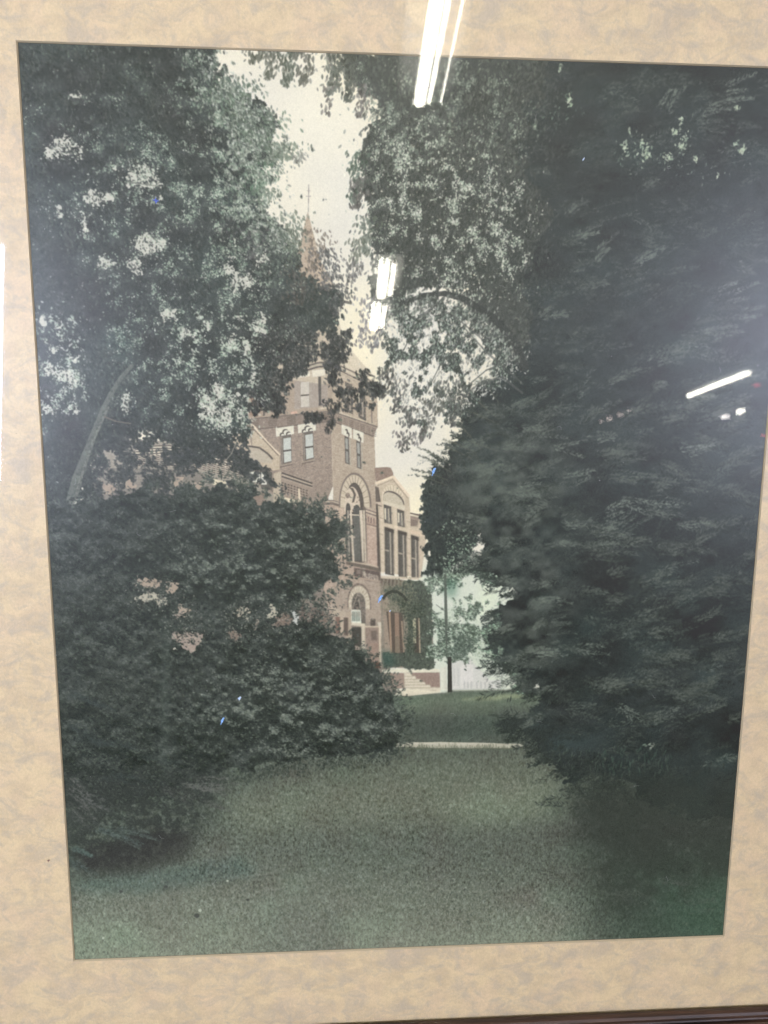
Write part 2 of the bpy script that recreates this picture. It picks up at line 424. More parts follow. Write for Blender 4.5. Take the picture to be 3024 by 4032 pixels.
        fill(K1([(xa+20, ya+22), (xa+w-4, ya+8), (xa+w, ya+h*.46), (xa+24, ya+h*.5)]), (178, 176, 170), 1, 4)
        fill(K1([(xa+26, ya+h*.56), (xa+w, ya+h*.52), (xa+w+4, ya+h-34), (xa+32, ya+h-14)]), (180, 178, 170), 1, 4)
        line(K1([(xa+4, ya), (xa+14, ya+h)]), 3, (150, 132, 118)); line(K1([(xa+18, ya+h*.53), (xa+w+2, ya+h*.49)]), 5, (74, 68, 66))
        fill(K1([(xa-16, ya+h+12), (xa+w+18, ya+h-16), (xa+w+18, ya+h+2), (xa-16, ya+h+30)]), (150, 128, 112)); line(K1([(xa-16, ya+h+34), (xa+w+18, ya+h+4)]), 3, (98, 82, 76))
    for (xa, ya) in ((990, 1150), (1118, 1200)):
        fill(K1([(xa-36, ya-125), (xa+74, ya-85), (xa+76, ya+30), (xa-36, ya-20)]), (203, 191, 171), 1, 3)
        for cx, cy, r in ((xa+16, ya-48, 22), (xa+34, ya-10, 22)):
            fill(K1(ell(cx, cy, r*.75, r*1.3)), (84, 74, 70)); fill(K1(ell(cx-9, cy+10, r*.6, r)), (204, 192, 172))
        fill(K1([(xa-4, ya), (xa+56, ya+24), (xa+66, ya+320), (xa+4, ya+296)]), (92, 82, 78))
        fill(K1([(xa+4, ya+24), (xa+32, ya+34), (xa+36, ya+150), (xa+8, ya+140)]), (150, 146, 140)); fill(K1([(xa+8, ya+165), (xa+36, ya+176), (xa+40, ya+300), (xa+12, ya+290)]), (140, 134, 128))
        line(K1([(xa+50, ya+20), (xa+60, ya+320)]), 6, (168, 150, 132)); fill(K1([(xa-2, ya+300), (xa+74, ya+330), (xa+76, ya+352), (xa-2, ya+322)]), (176, 152, 130))
    # gable on the left, its arch and eave
    fill(K1([(-20, 1120), (10, 1090), (280, 1360), (280, 1520), (200, 1530), (-20, 1440)]), (182, 156, 130), 1, 5)
    line(K1([(-90, 1000), (0, 1050), (140, 1220), (282, 1362)]), 10, (206, 180, 152)); line(K1([(-90, 1030), (-4, 1075), (270, 1368)]), 4, (120, 98, 86))
    fill(K1([(-60, 1270), (60, 1285), (150, 1350), (200, 1400), (195, 1450), (80, 1440), (-60, 1420)]), (172, 152, 132)); line(K1([(-60, 1262), (60, 1280), (150, 1345), (205, 1405)]), 7, (90, 78, 74))
    fill(K1([(-40, 1480), (180, 1500), (200, 1530), (-40, 1520)]), (90, 80, 76)); fill(K1([(-60, 1540), (150, 1560), (140, 1659), (-60, 1650)]), (222, 214, 196), .8)
    # lower bracketed cornice on the left
    fill(K4([(1390, 560), (1625, 650), (1590, 740), (1570, 800), (1380, 800)]), (150, 126, 110), 1, 5)
    for i, c in enumerate(((80, 70, 68), (172, 150, 130), (86, 76, 72), (160, 138, 120))):
        line(K4([(1400, 575+i*13), (1622, 652+i*11)]), 6, c)
    for k in range(9):
        x = 1398+k*22
        for j in range(4): fill(K4([(x, 640+k*7+j*19), (x+14, 645+k*7+j*19), (x+14, 654+k*7+j*19), (x, 649+k*7+j*19)]), (84, 72, 70), .9)
    fill(K4([(1340, 580), (1395, 560), (1400, 830), (1340, 820)]), (178, 154, 130), 1, 5)
    fill(K4([(1400, 745), (1510, 775), (1510, 810), (1400, 785)]), (208, 184, 152)); fill(K4([(1410, 790), (1505, 812), (1505, 860), (1410, 850)]), (88, 84, 80))
    line(K4([(1525, 690), (1530, 830)]), 9, (200, 174, 144)); fill(K4([(1240, 540), (1330, 570), (1330, 700), (1250, 690)]), (96, 88, 84)); fill(K4([(1250, 570), (1290, 575), (1290, 660), (1252, 660)]), (226, 220, 204))
    # tower: lower stage
    fill(K2([(-40, 330), (175, 330), (640, 480), (690, 1080), (690, 1659), (160, 1659), (-40, 900)]), (170, 140, 122), 1, 6)
    fill(K2([(0, 335), (170, 328), (320, 372), (320, 420), (170, 380), (0, 385)]), (126, 106, 96)); line(K2([(0, 350), (170, 345), (320, 392)]), 4, (186, 162, 140)); line(K2([(170, 372), (320, 412)]), 3, (92, 78, 74))
    fill(K2([(190, 400), (310, 430), (310, 980), (190, 940)]), (184, 152, 130), 1, 6)
    # great arched window
    def arch(c, rx, ry, y1, skew=0, n=20):
        t = np.linspace(math.pi, 0, n)
        a = [(c[0]+rx*math.cos(u), c[1]-ry*math.sin(u)+skew*math.cos(u)) for u in t]
        return [(a[0][0], y1)]+a+[(a[-1][0], y1)]
    fill(K2(arch((412, 380), 178, 350, 410, 26)), (126, 106, 96))
    fill(K2(arch((410, 380), 160, 325, 410, 26)), (190, 166, 140), 1, 4)
    for u in np.linspace(.15, 2.95, 13):
        line(K2([(410+95*math.cos(u), 380-240*math.sin(u)+20*math.cos(u)), (410+155*math.cos(u), 380-318*math.sin(u)+26*math.cos(u))]), 2.6, (134, 112, 98), .8)
    fill(K2(arch((408, 385), 98, 245, 1010, 20)), (90, 78, 74))
    fill(K2(arch((380, 400), 86, 215, 460, 12)), (196, 170, 146), 1, 5)
    fill(K2([(345, 190), (390, 200), (420, 270), (400, 350), (375, 360), (395, 270), (370, 220)]), (96, 82, 76)); fill(K2(ell(330, 280, 26, 30)), (128, 104, 92), .8)
    for x, y in ((310, 275), (325, 295), (345, 280), (360, 300), (440, 300), (455, 330), (430, 350), (400, 400), (420, 430), (385, 440), (405, 460)):
        fill(K2(ell(x, y, 7, 10)), (110, 90, 82), .8)
    fill(K2(arch((335, 430), 26, 70, 970, 6)), (84, 76, 74)); fill(K2(arch((430, 460), 42, 80, 990, 6)), (86, 82, 80))
    fill(K2([(385, 490), (455, 490), (465, 990), (400, 980)]), (98, 94, 90), 1, 3); fill(K2([(315, 460), (345, 460), (352, 975), (325, 970)]), (108, 100, 96), 1, 3)
    for x0, x1, w in ((362, 392, 13), (332, 350, 5), (472, 505, 20), (520, 530, 9)):
        line(K2([(x0, 440), (x1, 1000)]), w*.6, (198, 174, 150))
    fill(K2([(345, 480), (455, 488), (455, 500), (345, 495)]), (200, 176, 150)); line(K2([(340, 725), (410, 735)]), 6, (190, 168, 146))
    fill(K2([(495, 380), (530, 420), (545, 1010), (505, 1005)]), (112, 94, 86)); line(K2([(505, 440), (525, 1005)]), 7, (190, 168, 144))
    # pier at the tower's right
    fill(K2([(530, 420), (645, 450), (658, 1060), (545, 1020)]), (180, 146, 127), 1, 6)
    for y, c in ((428, (128, 106, 96)), (445, (188, 162, 138)), (462, (122, 100, 92)), (480, (180, 154, 132))): line(K2([(525, y), (648, y+42)]), 5, c)
    for x in (555, 585, 615): line(K2([(x, 505+(x-540)*.3), (x, 570+(x-540)*.3)]), 4, (120, 92, 84))
    line(K2([(535, 590), (650, 618)]), 6, (130, 102, 92)); line(K2([(535, 605), (650, 634)]), 5, (196, 166, 142))
    q = pick(soft([K2([(545, 640), (650, 660), (658, 1050), (550, 1010)]), K2([(195, 620), (310, 640), (310, 960), (195, 930)])], 2), 900)
    stamps(q, (3, 5), 1.6, 14, 5, [(196, 164, 144), (146, 110, 98), (186, 148, 132)], .5, 6)
    fill(K2([(630, 180), (665, 190), (690, 1110), (655, 1100), (640, 480)]), (86, 74, 70))
    # right wing
    fill(K2([(620, 0), (800, -10), (830, 60), (640, 130)]), (150, 118, 102), 1, 5)
    fill(K1([(1310, 1500), (1440, 1490), (1490, 1500), (1520, 1560), (1330, 1640)]), (150, 120, 104), 1, 6)
    for y in range(1500, 1640, 14): line(K1([(1315, y), (1500, y-8)]), 1.8, (118, 92, 82), .55)
    fill(K2([(640, 150), (825, 70), (1000, 290), (1010, 470), (1110, 480), (1190, 700), (1130, 1180), (690, 1110), (665, 500)]), (188, 162, 136), 1, 5)
    line(K2([(630, 150), (825, 72), (1000, 292)]), 9, (216, 186, 154)); line(K2([(640, 180), (820, 105), (985, 310)]), 3, (150, 124, 106), .8)
    fill(K2(arch((830, 330), 125, 160, 370, 40)), (204, 180, 150), 1, 4)
    for u in np.linspace(.5, 2.7, 9): line(K2([(830+100*math.cos(u), 325-95*math.sin(u)+30*math.cos(u)), (830+122*math.cos(u), 325-150*math.sin(u)+38*math.cos(u))]), 2.4, (154, 128, 110), .7)
    fill(K2(arch((832, 330), 115, 92, 380, 45)), (104, 90, 84)); fill(K2(arch((826, 338), 108, 82, 385, 45)), (184, 164, 140), 1, 4)
    fill(K2([(710, 330), (955, 400), (955, 440), (710, 370)]), (196, 176, 150))
    fill(K2([(632, 185), (665, 190), (690, 350), (640, 350)]), (104, 88, 82)); line(K2([(635, 355), (700, 375)]), 7, (188, 160, 138)); line(K2([(640, 378), (700, 398)]), 4, (110, 92, 84))
    for (xa, ya, xb, yb, dk) in ((722, 375, 805, 575, 0), (868, 425, 945, 610, 0), (730, 622, 830, 1135, 1), (876, 655, 970, 1160, 1), (1018, 710, 1100, 1185, 1)):
        s = .32
        fill(K2([(xa, ya), (xb, ya+(xb-xa)*s), (xb+8, yb+(xb-xa)*.2), (xa+6, yb)]), (86, 78, 74))
        if not dk:
            fill(K2([(xa+6, ya+40), (xa+26, ya+44), (xa+24, yb-30), (xa+10, yb-40)]), (222, 208, 180))
        fill(K2([(xa+24, ya+40), (xa+55, ya+50), (xa+58, yb-4), (xa+28, yb-8)]), (112, 104, 98) if not dk else (92, 86, 82), 1, 3)
        w = xb-xa
        line(K2([(xa+w*.62, ya+45), (xa+w*.72, yb)]), 5, (178, 160, 140)); line(K2([(xa+w*.98, ya+40), (xa+w*1.02, yb)]), 3, (150, 130, 116))
        if dk: line(K2([(xa+6, ya+250), (xa+50, ya+262)]), 5, (180, 160, 138))
        if dk: fill(K2([(xa, ya-4), (xb+4, ya+(xb-xa)*s-4), (xb+4, ya+(xb-xa)*s+36), (xa, ya+34)]), (74, 66, 64))
    fill(K2([(715, 575), (1005, 655), (1005, 690), (715, 610)]), (196, 170, 142), .9); fill(K2([(840, 600), (875, 610), (870, 640), (840, 632)]), (220, 194, 156))
    for x in (700, 848, 992): line(K2([(x, 400), (x+8, 1130)]), 12, (200, 174, 146), .6)
    for y in (520, 700, 860, 1000): line(K2([(675, y), (715, y+8)]), 3, (150, 126, 110), .8); line(K2([(975, y+40), (1015, y+55)]), 3, (150, 126, 110), .8)
    # far cornice of the wing
    fill(K2([(1010, 470), (1115, 490), (1090, 600), (1015, 620)]), (146, 120, 106)); line(K2([(1010, 488), (1112, 515)]), 6, (206, 186, 160)); line(K2([(1010, 470), (1112, 492)]), 4, (96, 80, 76))
    for k in range(4):
        for j in range(4): fill(K2([(1018+k*20, 540+k*5+j*18), (1032+k*20, 544+k*5+j*18), (1032+k*20, 552+k*5+j*18), (1018+k*20, 548+k*5+j*18)]), (88, 72, 68), .9)
    fill(K2([(1010, 650), (1190, 690), (1190, 730), (1010, 700)]), (206, 172, 142), .8)
    # string course, name panel
    fill(K2([(310, 985), (665, 1065), (690, 1110), (310, 1030)]), (104, 88, 80)); line(K2([(310, 990), (560, 1035), (665, 1062)]), 5, (186, 160, 136))
    fill(K2([(400, 1065), (680, 1110), (690, 1205), (400, 1160)]), (98, 80, 76), 1, 3); line(K2([(400, 1172), (690, 1215)]), 6, (168, 140, 120)); line(K2([(400, 1190), (690, 1232)]), 5, (90, 76, 72))
    glyph = {'M': ['10001', '11011', '10101', '10101', '10101', '10001', '10001'], 'u': ['00000', '00000', '10010', '10010', '10010', '10010', '01111'],
             's': ['00000', '00000', '01111', '10000', '01110', '00001', '11110'], 'e': ['00000', '00000', '01110', '10001', '11111', '10000', '01110'],
             'm': ['00000', '00000', '11010', '10101', '10101', '10101', '10101']}
    x = 492
    for ch in 'Museum':
        for r, row in enumerate(glyph[ch]):
            for c_, b in enumerate(row):
                if b == '1':
                    xx = x+c_*4.9; y0 = 1096+(xx-492)*.2+r*10.2
                    fill(K2([(xx, y0), (xx+5.6, y0+1), (xx+5.6, y0+12), (xx, y0+11)]), (204, 184, 160), .95)
        x += 29
    for xx in (440, 462): fill(K2(ell(xx, 1110, 13, 24)), (160, 138, 122), .7); fill(K2(ell(xx+3, 1110, 6, 14)), (96, 80, 76), .8)
    # entrance
    fill(K2([(170, 1220), (360, 1170), (690, 1240), (720, 1659), (170, 1659)]), (166, 140, 122), 1, 6)
    fill(K3([(110, 110), (460, 60), (470, 620), (110, 620)]), (156, 134, 118), .6, 5)
    fill(K2(arch((455, 1450), 130, 215, 1520, 10)), (110, 90, 82)); fill(K2(arch((455, 1450), 116, 190, 1520, 10)), (196, 178, 152), 1, 4)
    for u in np.linspace(.2, 2.9, 11): line(K2([(452+66*math.cos(u), 1450-115*math.sin(u)), (452+112*math.cos(u), 1450-184*math.sin(u)+8*math.cos(u))]), 2.4, (142, 122, 108), .7)
    fill(K2(arch((448, 1455), 74, 118, 1700, 6)), (96, 86, 80)); fill(K2(arch((425, 1455), 42, 95, 1520, 4)), (66, 62, 60))
    line(K2([(385, 1500), (420, 1400), (440, 1345)]), 4, (150, 136, 120)); line(K2([(465, 1510), (450, 1400)]), 4, (160, 146, 128))
    fill(K3([(245, 275), (312, 278), (318, 378), (245, 372)]), (205, 202, 184))
    for k in range(4):
        fill(K3([(251+k*15, 290), (262+k*15, 291), (262+k*15, 362), (251+k*15, 361)]), (112, 122, 112))
    fill(K3([(245, 372), (345, 378), (350, 400), (245, 392)]), (198, 178, 152)); fill(K3([(250, 404), (318, 404), (322, 540), (250, 540)]), (70, 66, 64), 1, 3)
    fill(K3([(318, 395), (345, 395), (345, 620), (322, 620)]), (190, 168, 144)); fill(K3([(205, 300), (245, 290), (245, 480), (205, 480)]), (170, 144, 122))
    fill(K3([(100, 270), (205, 280), (205, 330), (100, 320)]), (176, 152, 130)); fill(K3([(130, 330), (165, 330), (165, 450), (130, 450)]), (130, 92, 82)); fill(K3([(165, 330), (190, 332), (190, 460), (165, 450)]), (176, 150, 128))
    fill(K3([(190, 335), (222, 336), (222, 470), (190, 460)]), (100, 82, 76))
    fill(K3([(345, 395), (450, 400), (460, 700), (390, 690), (350, 520)]), (142, 116, 102), 1, 5); fill(K3([(385, 345), (420, 345), (420, 400), (385, 400)]), (84, 72, 68)); fill(K3([(390, 430), (430, 432), (430, 500), (390, 500)]), (112, 92, 84))
    line(K3([(450, 395), (458, 695)]), 7, (196, 170, 144)); line(K3([(345, 400), (450, 402)]), 6, (190, 164, 138)); fill(K3([(380, 520), (445, 520), (450, 660), (390, 660)]), (150, 118, 102), .9, 4)
    fill(K3([(380, 660), (455, 660), (460, 700), (400, 712)]), (92, 62, 54), .9)
    # dentils and ivy wall of the wing
    fill(K3([(455, 45), (620, 60), (830, 180), (845, 700), (470, 700)]), (132, 118, 102), 1, 5)
    fill(K3([(460, 30), (740, 45), (740, 62), (460, 50)]), (196, 172, 146))
    for k in range(6): fill(K3([(462+k*27, 52+k*2), (476+k*27, 54+k*2), (470+k*27, 100+k*2), (456+k*27, 98+k*2)]), (94, 76, 70)); 
    fill(K3([(470, 110), (500, 110), (560, 600), (490, 600)]), (150, 126, 108), 1, 5)
    # ---- steps and podium
    fill(K3([(470, 715), (630, 705), (880, 706), (890, 730), (640, 738), (470, 735)]), (206, 194, 170), 1, 3)
    fill(K3([(480, 737), (630, 737), (635, 850), (540, 850)]), (150, 122, 108), 1, 6)
    fill(K3([(640, 735), (888, 732), (892, 850), (630, 860)]), (146, 116, 104), 1, 6)
    fill(K3([(630, 735), (680, 738), (685, 758), (710, 760), (715, 780), (745, 782), (750, 802), (780, 805), (785, 822), (818, 824), (822, 842), (890, 842), (895, 875), (610, 900), (600, 860), (632, 850)]), (198, 180, 156), 1, 5)
    for k in range(6): line(K3([(632, 762+k*21), (690+k*34, 764+k*20)]), 2.6, (150, 128, 110), .75)
    fill(K3([(580, 860), (640, 850), (895, 870), (895, 880), (640, 906), (570, 890)]), (206, 190, 164), 1, 4)
    fill(K3([(890, 700), (935, 690), (940, 860), (895, 860)]), (206, 200, 182), .8, 4)
    bw = soft([K3([(110, 70), (460, 60), (470, 360), (110, 300)]), K2([(170, 1230), (350, 1180), (680, 1260), (700, 1659), (560, 1659)])], 2)
    stamps(pick(bw, 1500), (3, 6), 1.8, 10, 30, [(180, 156, 138), (130, 106, 94), (172, 144, 126)], .45, 7)
    bz = soft([V([(200, 850), (560, 900), (560, 760), (640, 440), (690, 440), (820, 800), (840, 1000), (960, 1080), (960, 1500), (560, 1500), (200, 1450)])], 5)[..., None]
    lum = (img@np.float32([.3, .59, .11]))[..., None]
    bz = bz*(1-ss(lum, 196, 214))
    img += bz*((lum+(img-lum)*.62)*np.float32([1.13, 1.14, 1.10])-img)
    img += bz*(grain0*4.5+n6*1.6)[..., None]
    q_ = blur(img[1000:1560, 200:1000].copy(), 1.0); img[1000:1560, 200:1000] += bz[1000:1560, 200:1000]*(q_-img[1000:1560, 200:1000])
    # ivy
    iv = soft([K3([(620, 45), (760, 75), (830, 170), (848, 705), (640, 705), (470, 700), (460, 590), (530, 590), (690, 590), (640, 560), (660, 330), (600, 250), (500, 190), (470, 150), (520, 110), (620, 110)]),
               K3([(745, 320), (840, 300), (850, 700), (740, 700)])], 6)
    ivd = iv+.18*n12+.12*n6
    blend(ss(ivd, .42, .62), (84, 90, 82))
    stamps(pick(ss(ivd, .35, .6), 2600), (4, 7), -.55, 70, 40, [(64, 70, 66), (74, 82, 74), (104, 112, 98), (118, 124, 108), (90, 98, 88)], .6, 8)
    stamps(pick(soft([K3([(470, 100), (640, 70), (700, 130), (700, 330), (500, 330)])], 8), 900), (4, 7), -.5, 75, 30, [(128, 128, 108), (146, 142, 120), (92, 96, 84)], .6, 8)
    line(K3([(475, 200), (500, 165), (540, 145), (580, 148), (620, 175), (650, 215)]), 11, (62, 64, 60), .9)
    fill(K3([(500, 290), (620, 300), (632, 590), (530, 590)]), (98, 88, 80)); fill(K3([(560, 300), (590, 302), (598, 590), (565, 590)]), (150, 128, 110), 1, 4)
    line(K3([(522, 280), (535, 585)]), 8, (164, 142, 120)); line(K3([(612, 360), (628, 585)]), 6, (160, 142, 122)); line(K3([(575, 470), (585, 590)]), 16, (126, 118, 102), .6)
    fill(K3([(690, 330), (742, 340), (748, 590), (698, 590)]), (84, 78, 72)); fill(K3([(690, 335), (714, 338), (716, 520), (694, 520)]), (176, 170, 142)); line(K3([(736, 335), (744, 592)]), 6, (166, 152, 130))
    stamps(pick(soft([K3([(650, 290), (700, 320), (700, 600), (640, 600)]), K3([(560, 200), (760, 230), (760, 330), (640, 330)])], 5)*1.0, 700), (4, 7), -.55, 75, 40, [(74, 82, 72), (100, 106, 92), (62, 70, 64)], .7, 8)
    blend(.5*soft([K3([(460, 570), (540, 580), (560, 690), (480, 690)])], 8), (58, 92, 84))

    # ---- young tree in the bright gap
    yt = leafy([K3([(840, 380), (930, 340), (1120, 400), (1200, 520), (1130, 640), (960, 650), (850, 620)]), K3([(930, 60), (1040, 40), (1060, 160), (960, 200), (925, 140)]), K3([(830, 60), (930, 0), (920, 150), (850, 170)]),
               K3([(1010, 220), (1160, 230), (1180, 330), (1060, 360)]), K3([(850, 250), (920, 300), (900, 360), (850, 340)])], 10, .8, 1.5)
    blend(.7*ss(yt, .40, .85), (94, 105, 92))
    stamps(pick(ss(yt, .2, .6), 2400), (5, 9), -.45, 30, 40, [(78, 90, 80), (98, 110, 96), (122, 134, 116), (68, 80, 72)], .7, 9)
    stamps(pick(ss(yt, .2, .6), 700), (4, 7), -.5, 30, 40, [(196, 210, 186), (176, 196, 168), (214, 220, 202)], .7, 9)
    blend(.5*ss(yt, .3, .7)*soft([K3([(930, 480), (1130, 500), (1150, 640), (960, 640)])], 14), (72, 84, 78))
    blend(.5*soft([K3([(930, 70), (1010, 60), (1010, 180), (930, 180)])], 8), (52, 96, 78))
    fill(K3([(945, 620), (972, 620), (978, 876), (945, 878)]), (62, 62, 60), 1, 5); fill(K3([(918, 20), (935, 20), (945, 340), (940, 640), (922, 340)]), (86, 92, 84), .85, 5)
    line(K3([(925, 290), (860, 240)]), 3, (104, 108, 98), .7); line(K3([(940, 420), (1040, 330)]), 3, (104, 108, 98), .5)
    # right-hand trees seen behind, pale and sunlit
    pt = leafy([K3([(1190, 480), (1260, 330), (1420, 60), (1659, 0), (1659, 700), (1400, 780), (1230, 700)]), K3([(1030, -60), (1200, -80), (1300, 40), (1180, 90), (1060, 60)])], 12, 1, 1.3)
    blend(.85*ss(pt, .35, .75), (86, 96, 86))
    stamps(pick(ss(pt, .2, .6), 3000), (5, 9), -.4, 25, 35, [(74, 88, 80), (106, 120, 104), (140, 158, 136), (64, 74, 70)], .6, 9)
    stamps(pick(ss(pt, .3, .7), 600), (4, 7), -.6, 25, 40, [(186, 212, 176), (160, 192, 160)], .75, 9)

    # ---- conifers, right half
    def bough(x, y, L, ang, col, a=.5, n=None, needle=9, wide=1.0):
        """a feathery spray: needles leave a drooping spine to both sides. F px; ang 0 = right, 90 = down"""
        n = n or int(L/3); t = rng.random(n); an = math.radians(ang)
        droop = .10*L*t*t
        side = np.where(rng.random(n) < .5, 1, -1)
        da = np.radians(rng.normal(38, 12, n))*side
        ln = needle*1.85*(1.15-.75*t)*wide
        px = x+L*t*math.cos(an)+np.cos(an+da)*ln*.5; py = y+L*t*math.sin(an)+droop+np.sin(an+da)*ln*.5
        q = proj(np.c_[px, py]); deg = ang+np.degrees(da)
        for lo, hi, sd in ((-180, 0, -1), (0, 180, 1)):
            m = side == sd
            stamps(q[m], (max(4, needle*.7), needle*1.25), 1.9, ang+38*sd, 11, [col], a, 7)
    DARK = np.float32((50, 57, 58))
    con = [V([(1020, 860), (1060, 800), (1130, 740), (1120, 640), (1110, 560), (1090, 480), (1120, 330), (1000, 260), (940, 180), (940, 60), (1850, 60), (1850, 1770), (1500, 1760), (1400, 1720), (1330, 1690), (1240, 1680),
              (1170, 1625), (1130, 1600), (1090, 1560), (1150, 1545), (1160, 1490), (1130, 1470), (1120, 1440), (1060, 1430), (1090, 1360), (1065, 1330), (1110, 1270), (1030, 1225), (1060, 1160), (980, 1110), (960, 1050), (950, 1010), (980, 970), (1010, 930)])]
    cm = leafy(con, 6, .75, .55)
    ctone = np.empty_like(img); ctone[:] = DARK+1
    ctone += (n60*3.2+n25*2+n140*4+lit*2.5)[..., None]*np.float32([.95, 1, 1])
    ctone += (n60*1)[..., None]*np.float32([-.8, .5, .2])
    # the conifers' edge: layered, drooping sprays fading into the light behind
    edge = np.array(con[0]+con[0][:1]); edge = edge[(edge[:, 1] > 800*1.8228) | (edge[:, 0] > 99999)]
    pts = []
    for (xa, ya), (xb, yb) in zip(edge[:-1], edge[1:]):
        m = int(math.hypot(xb-xa, yb-ya)/16)
        for k in range(m):
            t = rng.random(); x, y = xa+(xb-xa)*t, ya+(yb-ya)*t
            if x < 2750 and 1500 < y < 3150: pts.append((x, y))
    for (x, y) in pts:
        an = rng.normal(178, 14) if y > 1900 else rng.normal(205, 16)
        L = rng.uniform(50, 130)
        bough(x-math.cos(math.radians(an))*L*.6, y-math.sin(math.radians(an))*L*.6+rng.normal()*10, L, an-6, np.float32((60, 67, 65))+rng.normal()*7, .7, int(L/2.4), 9)
    blend(np.maximum(ss(cm+.10*n4, .28, .56), ss(soft(con, 14), .80, .95)), ctone)
    for (x, y) in pts:
        if rng.random() < .75:
            up = y < 1900; an = rng.normal(212, 16) if up else rng.normal(176, 14); L = rng.uniform(45, 105)
            bough(x-math.cos(math.radians(an))*L*.35, y-math.sin(math.radians(an))*L*.35, L, an-4, np.float32((56, 63, 61))+rng.normal()*5, .75, int(L/2), 9, .9)
    # lowest boughs hang over the lawn in fringes
    for k in range(330):
        x = rng.uniform(1090, 1330); y = 1560+(x-1090)*.58+rng.normal()*16
        xx, yy_ = V([(x, y)])[0]
        stamps(proj([(xx, yy_)]), (14, 26), rng.uniform(2, 4.5), rng.normal(112, 22), 8, [(52, 59, 58), (58, 65, 63)], .8, 4)
    for k in range(120):
        x = rng.uniform(1320, 1640); y = 1670+rng.normal()*22
        xx, yy_ = V([(x, y)])[0]
        stamps(proj([(xx, yy_)]), (16, 30), 5, 95, 16, [(52, 59, 58), (58, 64, 62)], .6, 4)
    for k in range(40):
        x = rng.uniform(1060, 1180); y = 1545+rng.uniform(-6, 60)*(x-1060)/120
        xx, yy_ = V([(x, y)])[0]
        stamps(proj([(xx, yy_)]), (16, 28), 2.4, rng.normal(8, 14), 6, [(52, 59, 58), (60, 66, 63)], .8, 4)
    # leafy clump in front of the wing
    rc = leafy([V([(935, 1050), (1000, 1030), (1040, 1120), (1010, 1220), (960, 1245), (930, 1235), (925, 1170), (912, 1120)]), K6([(100, 960), (170, 700), (330, 600), (500, 560), (620, 720), (520, 1000), (400, 1010), (300, 1180), (220, 1380), (125, 1400), (160, 1180)])], 6, .6)
    blend(ss(rc, .45, .65), ctone+2)
    stamps(pick(ss(rc, .2, .5)*(1-ss(rc, .8, 1.1)), 1300), (6, 11), -.42, 75, 25, [(50, 56, 56), (62, 68, 66), (74, 80, 76)], .8, 6)
    stamps(pick(ss(rc, .4, .7), 1500), (5, 9), -.4, 70, 30, [(76, 86, 80), (88, 96, 88), (44, 50, 50)], .45, 7)
    stamps(pick(ss(rc, .3, .6)*soft([V([(960, 1120), (1060, 1160), (1040, 1240), (960, 1240)])], 14), 160), (4, 8), -.5, 30, 40, [(190, 204, 176), (150, 176, 146)], .7, 9)
    for (x, y), an in zip(K6([(560, 0), (520, 150), (490, 230), (410, 340), (470, 440), (330, 440), (290, 475), (150, 505), (150, 560), (110, 650), (110, 690)]), (55, 40, 25, 50, 20, 25, 25, 30, 30, 20, 20)):
        bough(x+50*math.cos(math.radians(an)), y+50*math.sin(math.radians(an)), 90, an+180, (80, 86, 76), .6, 34, 8, .7); line([(x, y), (x+110*math.cos(math.radians(an)), y+110*math.sin(math.radians(an)))], 3.5, (96, 98, 86), .7)
    for (x, y, L, an) in ((1065, 1545, 330, 4), (1100, 1565, 300, 10), (1180, 1705, 360, 5), (1160, 1720, 300, 12), (1215, 1690, 260, 24), (1110, 1600, 300, -6), (1140, 1640, 260, -4), (1050, 1440, 300, 2), (1040, 1415, 300, 8),
                         (1120, 1480, 260, 12), (1150, 1520, 220, -15), (1090, 1355, 240, 2), (1190, 1660, 240, -5), (1260, 1650, 200, -25), (1240, 1690, 200, 30), (1340, 1690, 160, 60), (1075, 1550, 260, 2), (1130, 1570, 260, 4)):
        x, y = V([(x, y)])[0]; r = math.radians(an)
        bough(x+L*math.cos(r), y+L*math.sin(r), L, an+180, (54, 61, 60), .75, 120, 13, 1.5)
    # fringe of lit grass behind the lowest boughs
    for k in range(90):
        x, y = V([(rng.uniform(1290, 1450), 1645+rng.normal()*16)])[0]
        stamps(proj([(x, y)]), (12, 26), rng.uniform(3, 6), 95, 12, [(88, 112, 98), (74, 94, 84), (104, 118, 105), (56, 64, 61)], .38, 8)
    for k in range(50):
        x, y = V([(rng.uniform(1180, 1310), rng.uniform(1620, 1680))])[0]
        stamps(proj([(x, y)]), (10, 18), 3, 105, 14, [(104, 116, 102), (88, 100, 90)], .4, 8)
    stamps(proj(V([(1390+rng.uniform(0, 24), 1611+rng.normal()*3) for k in range(14)])), (6, 12), 4, 170, 20, [(170, 172, 152), (120, 136, 118)], .7, 8)
